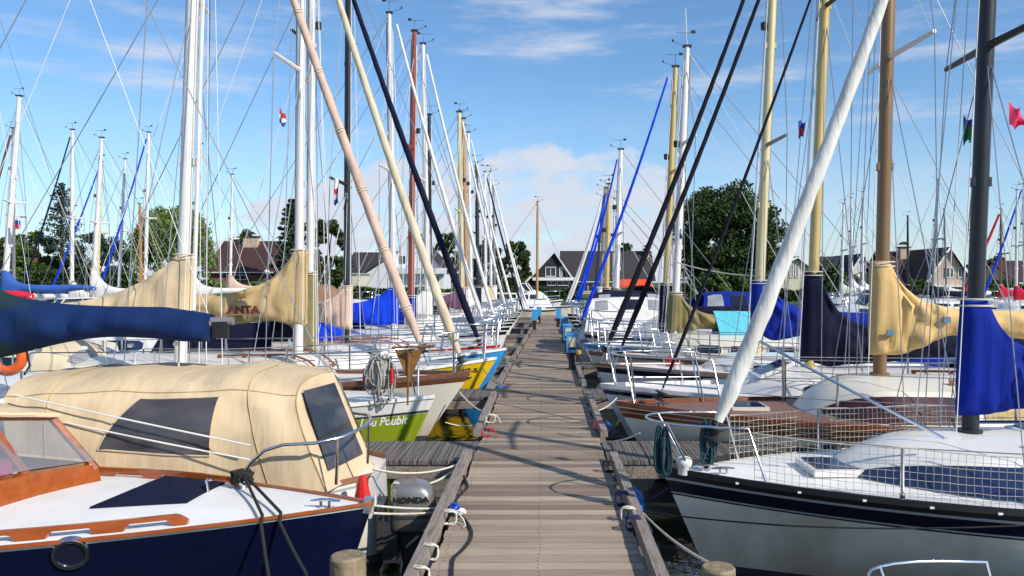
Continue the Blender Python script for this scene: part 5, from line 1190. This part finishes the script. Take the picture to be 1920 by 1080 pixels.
# ------------------------------------------------------------------ the boats farther along and at other jetties
def far_boat(side, d, pxb, pyb, pxt, pyt, mm, label, r=.07, bow=None, cov=None, hc=.55, furl=None, fr=.045, hullm=gel, stripe=stripe_navy, hood=None, ln=2.6, spr=.5, fp=None, boomz=1.5, group=None, name='sailboat', detail=True, B=1.15):
    """mast base and top are photo pixels at distance d; fp: (px,py) of the furled jib's foot, and the jib goes to the mast head"""
    z0 = zs_at(pyb, d); zt = zs_at(pyt, d); X0 = x_at(pxb, d); X1 = x_at(pxt, d); lean = (X1-X0)/max(.5, zt-z0)
    Xd = X0+lean*(1.1+WATER-z0)
    sg_ = 1 if side == 'R' else -1; bx = (Xd-sg_*2.6) if bow is None else bow
    xm = (Xd-bx)*sg_
    b = Boat(name, label, 'sailboat', side, bx, d, L=xm+4.4, B=B, zf=.88, zs=.75, group=group)
    b.hull([(.03,0),(.12,1)], [hullm, stripe, hullm, antif], below=(2,), nt=14, nlow=3); b.deck(deckw, nt=12, ns=4)
    b.cabin(gel, wins=[(xm-.2, xm+.6, .3, .8), (xm+.8, xm+1.7, .3, .8)] if detail else (), x0=max(.9, xm-.9), x1=xm+2.3, h=.38, w=.82, n=9)
    b.mast(xm, zt-WATER, r, mm, lean=lean, spr=(spr,) if spr else (), sprl=.65, seg=8, light=detail)
    b.boom(boomz, ln, alu, .05)
    if cov: b.cover(cov, hc=hc, drop=.12, w=.17, dl=.5, fat=.17, dec=.8, n=20, k=12, seed=d)
    b.shrouds(inner=detail and d < 28, halyards=1 if d < 28 else 0)
    if furl:
        p0 = b.loc(*fp, d) if fp else Vector((.3, 0, 1.25)); p0.y = 0; zt2 = b.mtop-.3; q = b.mp(zt2)-Vector((.1,0,0)); b.furl(furl, p0, q, fr, drum=False, n=16)
    else: b.line(b.mp(b.mtop-.25), Vector((.15, 0, .9)), 'forestay')
    if detail: rv = random.Random(int(d*10)); b.pulpit(h=rv.uniform(.46,.62), x1=rv.uniform(.8,1.35), r=.011, mid=rv.random() < .5); b.stanchions([xm-.3, xm+1.2, xm+2.8], lines=(1.0,))
    if hood: b.sprayhood(hood, xm+2.0, h=.6)
    return b
# left row, towards the far end of the jetty
far_boat('L', 22.3, 802, 600, 793, 82, alu, 'white sailboat with tall white mast just right of the red mast', cov=whitec, furl=whitec, fp=(925,590), r=.075, bow=-1.0)
far_boat('L', 24.3, 806, 590, 805, 215, blackm, 'white sailboat with short dark mast between two white ones on the left', cov=blackc, r=.07, bow=-1.0, hood=blackc)
far_boat('L', 26.6, 866, 590, 861, 210, goldl, 'white sailboat with pale gold mast topped by wind gear left of the jetty', cov=purplec, furl=whitec, fp=(950,585), r=.09, bow=-1.0, hood=greyv)
far_boat('L', 28.6, 876, 590, 868, 222, woodm, 'white sailboat with wooden mast close behind the pale gold one', cov=whitec, r=.09, bow=-1.0, hood=greyv)
far_boat('L', 31, 884, 590, 878, 248, alu, 'white sailboat with slim white mast and black sprayhood on the left', cov=whitec, furl=whitec, fp=(965,585), r=.07, bow=-1.0, hood=blackc)
far_boat('L', 33, 897, 588, 893, 304, blackm, 'white sailboat with black mast far along the left side', cov=navyc, r=.08, bow=-1.0)
far_boat('L', 35.2, 911, 586, 909, 322, alu, 'white sailboat with white mast third from the end on the left side', cov=whitec, furl=blackc, fp=(980,580), r=.06, bow=-1.0)
far_boat('L', 37.2, 921, 584, 919, 322, alu, 'white sailboat with white mast second from the end on the left side', cov=tan, furl=whitec, fp=(985,580), r=.06, bow=-1.0)
far_boat('L', 39.5, 928, 582, 925, 348, greym, 'white sailboat with grey mast last in the left row', cov=whitec, furl=whitec, fp=(990,578), r=.06, bow=-1.0)
# right row
far_boat('R', 23.5, 1154, 590, 1164, 280, alu, 'white sailboat with white mast and blue furled sail before the dark roofed house', cov=navyc, furl=bright, fp=(1085,566), fr=.036, r=.085, bow=.95, hood=navyc)
far_boat('R', 25.6, 1136, 585, 1142, 345, gold, 'white sailboat with gold mast standing right of the white furled stays', cov=navyc, furl=bright, fp=(1079,564), fr=.04, r=.08, bow=.95, spr=None)
far_boat('R', 28, 1124, 582, 1135, 352, greym, 'white sailboat with grey mast and white furled jib on the right', cov=whitec, furl=whitec, fp=(1067,566), r=.06, bow=.95)
far_boat('R', 31, 1112, 580, 1131, 368, blackm, 'white sailboat with thin black mast far along the right row', cov=royal, furl=whitec, fp=(1062,566), r=.05, bow=.95, spr=None)
far_boat('R', 34, 1150, 575, 1152, 372, alu, 'white sailboat with thin mast last in the right row', cov=navyc, r=.055, bow=1.0)
# boats of the next jetty to the left (bows to the left)
G1 = 'boats at the next jetty on the left'
far_boat('R', 30, 12, 505, 37, 180, alu, 'white sailboat with mid blue boom cover and tall mast at the left edge', cov=mat('canvas_mid_blue', (.03,.10,.38), .85, var=.12, vs=2), hc=.8, r=.11, ln=3.4, group=G1, boomz=1.9)
far_boat('R', 34, 26, 520, 24, 240, greym, 'sailboat with grey brown mast and slanting brown furled sail at the left edge', furl=brownm and canvas('canvas_brown', (.16,.07,.05)), fr=.07, r=.07, group=G1, cov=whitec)
far_boat('R', 33, 135, 520, 136, 243, alu, 'white sailboat with slim white mast in front of the open conifer', cov=whitec, hc=.8, furl=navyc, fr=.04, r=.08, group=G1)
far_boat('R', 30.5, 177, 510, 191, 258, alu, 'white sailboat with white cover swooping from its mast on the left', cov=whitec, hc=1.0, r=.085, group=G1, boomz=1.75, ln=2.9)
far_boat('R', 36, 183, 515, 190, 303, goldl, 'sailboat with pale gold mast hidden behind the swooping white cover', cov=tan, hc=.5, r=.08, group=G1, furl=bright, fr=.045)
far_boat('R', 38, 224, 520, 235, 298, alu, 'white sailboat with short white mast left of the willow', cov=navyc, hc=.5, r=.07, group=G1)
far_boat('R', 36.5, 273, 520, 279, 248, alu, 'white sailboat with blue furled jib on tall mast at the left side of the willow', cov=royal, hc=.6, furl=bright, fr=.05, r=.085, group=G1)
far_boat('R', 41, 264, 525, 262, 382, mat('mast_orange_wood', (.45,.17,.04), .4, var=.1), 'sailboat with short orange wooden mast before the willow', cov=royal, hc=.5, r=.085, group=G1, spr=None, ln=2)
far_boat('R', 34, 362, 515, 374, 282, greym, 'white sailboat with grey brown mast right of the thick white mast', cov=whitec, hc=.8, r=.07, group=G1, boomz=1.75)
far_boat('R', 38, 432, 520, 436, 327, alu, 'white sailboat with pinkish cover and short mast before the brown roof', cov=pink, hc=.75, r=.065, group=G1, boomz=1.8)
far_boat('R', 24.5, -75, 520, -60, -150, alu, 'white sailboat with bright red boom cover reaching in from the left edge', cov=redc, hc=.55, r=.08, group=G1, boomz=1.75, ln=2.2)
# boats of the next jetties to the right
G2 = 'boats at the far jetty on the right'
far_boat('R', 52, 1578, 556, 1582, 382, alu, 'leftmost of three slim white masted boats before the white gabled house', cov=whitec, r=.085, group=G2, boomz=1.6, hc=.5)
far_boat('R', 54, 1597, 556, 1596, 371, alu, 'middle of three slim white masted boats before the white gabled house', cov=whitec, r=.08, group=G2, boomz=1.6, hc=.9)
far_boat('R', 56, 1618, 556, 1617, 360, alu, 'rightmost of three slim white masted boats before the white gabled house', cov=whitec, r=.08, group=G2, boomz=1.6, hc=.7)
far_boat('R', 50, 1702, 545, 1702, 405, blackm, 'dark masted boat left of the brown villa chimney', cov=blackc, r=.075, group=G2, spr=None)
far_boat('R', 44, 1748, 560, 1759, 336, mat('mast_two_tone', (.30,.31,.34), .4, metal=.2, var=.3, vs=.5), 'sailboat with tall slender grey mast in front of the brown villa', cov=navyc, r=.085, group=G2)
far_boat('R', 48, 1775, 560, 1770, 392, greym, 'sailboat with short grey mast before the beige gable', cov=whitec, r=.06, group=G2)
far_boat('R', 46, 1876, 560, 1877, 392, varnb, 'sailboat with brown mast and slanting red furled sail at the right', cov=redc, r=.07, group=G2, furl=redc, fr=.1)
far_boat('R', 40, 1905, 560, 1907, 356, alu, 'white sailboat with white mast at the right edge', cov=redc, r=.07, group=G2)
far_boat('R', 43, 1921, 560, 1919, 345, alu, 'sailboat with blue furled sail half cut by the right edge', cov=navyc, r=.07, furl=bright, fr=.06, group=G2)
far_boat('L', 46, 1007, 575, 1008, 378, woodm, 'small boat with wooden mast and tan spar at the end of the jetty', cov=None, r=.075, bow=2.2, ln=2.4, spr=None, hullm=yellowh if 0 else gel2, detail=False)

def cruiser(label, side, bx, d, L=6.5, B=1.25, hullm=gel, cab=gel, glass=glassb, top=None, topm=whitec, stripe=stripe_navy, h=.55, zf=1.0, yaw=0, wind=True, group=None, z=0, fly=False):
    b = Boat('motor_cruiser', label, 'motor boat', side, bx, d, L=L, B=B, zf=zf, zs=.85, rake=.8, stern=.9, yaw=yaw, group=group)
    b.hull([(.04,0),(.12,1)], [hullm, stripe, hullm, antif], below=(2,), nt=18, nlow=4); b.deck(deckw, nt=14, ns=4); b.rail(gel, h=.03)
    b.cabin(cab, wins=[(L*.36,L*.44,.35,.85),(L*.46,L*.56,.35,.85)], wm=glass, x0=L*.18, x1=L*.62, h=h, w=.98, fs=1.0, n=12)
    if wind:
        m = MB(); g = MB(); z0 = b.cabz(L*.5); rows = [[], []]
        for i in range(9):
            a = math.pi*(i/8)-math.pi/2; x = L*.5-math.cos(a)*.5; y = math.sin(a)*.95; rows[0].append(Vector((x, y, z0-.05))); rows[1].append(Vector((x+.35, y*.92, z0+.42)))
        obj('windscreen', g.grid(rows), glass, b.root, 60); m.tube(rows[1], .02, 5).tube(rows[0], .02, 5); [m.tube([rows[0][k], rows[1][k]], .018, 5) for k in (0,2,4,6,8)]; obj('screen_frame', m, alu, b.root)
    if top:
        x0, x1, zt = top; rows = []
        for i in range(13):
            u = i/12; x = lerp(x0, x1, u); row = []
            for j in range(15):
                v = j/14*2-1; arch = (1-abs(v)**4)**.5; base = b.deckz(x, .9)+.12; row.append(Vector((x+(.35*(arch) if u < .25 else -.15*arch if u > .8 else 0)*(1-min(1, min(u, 1-u)*4)), v*1.02, base+(zt-base)*arch*lerp(.93, 1, math.sin(u*math.pi))+.012*mnoise.noise(Vector((x*3, v*3, d))))))
            rows.append(row)
        o = obj('canopy', MB().grid(rows), topm, b.root, 50)
        for a, c in ((1,4),(5,7),(9,11)):
            for lo, hi in ((1,3),(11,13)): obj('window', MB().grid([[p+Vector((0, math.copysign(.014, p.y), 0)) for p in r[lo:hi+1]] for r in rows[a:c+1]]), greyv if a != 5 else glassd, o, 50)
    b.pulpit(h=.55, r=.012)
    return b
cruiser('white motor cruiser with tall white canopy and vinyl windows on the right of the jetty', 'L', 7.5, 20.6, L=6.6, zf=.95, top=(4.1, 6.5, 1.84), stripe=blueh, group=None, wind=False)
cruiser('navy topped white cruiser behind the white canopy boat', 'L', 8.2, 22.2, L=7.2, top=(4.6, 7.0, 1.98), topm=navyc, wind=False)
cruiser('white cruiser with royal blue hood lying before the light green bush', 'R', .95, 19.4, L=7, glass=glassb, top=(2.5,4.7,2.0), topm=royal, wind=False)
cruiser('white motor yacht with broad white hardtop before the white gabled house', 'R', 13.0, 38, L=5, h=.5, zf=.95, glass=glassd, top=(2.2,4.2,1.75))
cruiser('white speed boat with blue tinted screen and red stripe on the right', 'R', 11.0, 33, L=4.8, stripe=redh, h=.35, glass=glassb)
cruiser('white cruiser with low grey cabin near the right edge', 'R', 27, 50, L=8, h=.8, zf=1.1)
cruiser('varnished wooden cruiser with tan deckhouse windows before the white modern house', 'L', -8.0, 38, L=7.5, hullm=tano, cab=teak, zf=1.2, h=1.0, glass=glassd, stripe=teak)
cruiser('white cruiser moored across the end of the jetty', 'L', 1.2, 49, L=4.6, h=.7, zf=1.1, glass=glassd)
cruiser('small cream boat with yellow side lying at the jetty end', 'L', .7, 43, L=2.6, B=.8, hullm=creamc, zf=.75, h=.2, wind=False)
cruiser('white cabin boat with navy sprayhood behind the tan tent', 'R', -11.5, 15.5, L=7.5, top=(4.4,6.6,1.75), topm=navyc, wind=False, h=.4)
cruiser('white cabin boat with bright blue canvas left of the black mast', 'R', -9.5, 17.6, L=6, top=(3.2,5.4,1.65), topm=bright, wind=False, h=.4)
cruiser('white cabin boat with clear screen under the long tan boom cover', 'R', -11.4, 12.4, L=7.0, hullm=gel2, cab=gel2, wind=True, glass=glassd, h=.42, zf=.95)
for k, (bx, d, lab) in enumerate(((-16.5, 22, 'white cabin boat showing between the blue cover and the red cover'), (-14.0, 25, 'white boat with grey tinted hood left of the thick white mast'), (-13.5, 20, 'white boat with chrome rails behind the tan tent peak'), (-10.5, 24, 'white boat with pale hood behind the pink boom cover'), (-9, 27, 'white boat with black hood behind the red mast'))):
    cruiser(lab, 'R', bx, d, L=7, top=(3.8,5.8,1.7), topm=(whitec, greyv, whitec, whitec, blackc)[k], wind=(k % 2 == 0), h=.42)

# ------------------------------------------------------------------ flags and burgees
def flag(px, py, d, w, h, cols, label, vert=True, droop=.5, seed=0):
    """limp cloth hanging from a halyard; colours run top to bottom as stripes"""
    mb = MB(); rows = []; n = 10; mm = 9; o = P(px, py, d)
    for i in range(n+1):
        row = []
        for j in range(mm+1):
            u = j/mm; v = i/n; row.append(o+Vector((w*u*(1-.35*droop), .05*math.sin(u*7+v*3+seed)*u, -h*v*(1-.25*u)-droop*h*.55*u+.02*math.sin(u*9+seed))))
        rows.append(row)
    for i in range(n): mb.grid([rows[i], rows[i+1]], min(len(cols)-1, int(i/n*len(cols))))
    o2 = single('flag', mb, cols, label, 'flag', None, 60)
fr_ = mat('flag_red', (.55,.03,.04), .8, var=.1); fw_ = mat('flag_white', (.7,.7,.7), .8, var=.05); fb_ = mat('flag_blue', (.03,.06,.28), .8, var=.1); fg_ = mat('flag_green', (.02,.20,.06), .8, var=.1); fp_ = mat('flag_pink_red', (.70,.03,.10), .8, var=.1)
flag(524, 203, 10.6, .11, .20, [fr_, fw_, fb_], 'limp red white and blue flag under the spreader of the left white mast', droop=.9)
flag(626, 330, 14.9, .10, .55, [fw_, fw_, fr_, fw_, fb_], 'narrow faded pale flag hanging left of the black mast', droop=.3, seed=2)
flag(1892, 195, 5.5, .13, .16, [fp_], 'bright pinkish red pennant near the top right corner', droop=.5, seed=1)
flag(1806, 215, 6.6, .06, .25, [fb_, fg_, fg_, fg_], 'limp blue and green flag left of the black mast', droop=.2, seed=3)
flag(1497, 224, 10.6, .09, .25, [fb_, fb_, fr_, fb_], 'limp dark blue flag beside the fluted gold mast', droop=.3, seed=4)
flag(28, 400, 29.5, .2, .6, [fw_, fb_, fr_], 'small dark striped flag beside the left edge mast', droop=.3, seed=5)
flag(1274, 425, 15.5, .06, .25, [fw_, fb_], 'tiny white and blue flag beside the white mast before the huge tree', droop=.4)
flag(738, 325, 17.5, .07, .25, [fr_, fb_], 'tiny reddish flag beside the white mast left of centre', droop=.4)
for px, y0, y1, d, lab in ((525,180,203,10.6,'left flag'),):
    pass
# orange life ring and buoy at the left edge
t = thing('life_ring', 'orange life ring with bag hanging on the rail at the left edge', 'life ring', P(14, 668, 8.6)); mb = MB(); n = 24
mb.tube([(.16*math.cos(a), 0, .16*math.sin(a)) for a in [2*math.pi*i/n for i in range(n)]], .055, 10, closed=True); obj('ring', mb, orange, t, 60)
obj('lamp', MB().lathe([(0,0),(.05,.02),(.06,.12),(.03,.2),(0,.22)], (.02,0,.12), 10), orange, t); obj('strap', MB().tube([(.2,0,.1),(.24,0,-.1),(.18,0,-.2)], .012, 6), blackp, t)
q = P(1258, 682, 13.6); tag(single('buoy', MB().lathe([(0,-.12),(.08,-.10),(.1,0),(.08,.1),(.03,.14),(0,.14)], q, 14), redp, 'x', 'buoy'), 'small red buoy hanging on the rail of the cream boat', 'buoy')
q = P(1085, 661, 15.6); single('buoy', MB().lathe([(0,-.05),(.05,-.03),(.05,.04),(0,.06)], q, 12), ropey, 'pale yellow buoy beside the nearest blue pedestal', 'buoy')
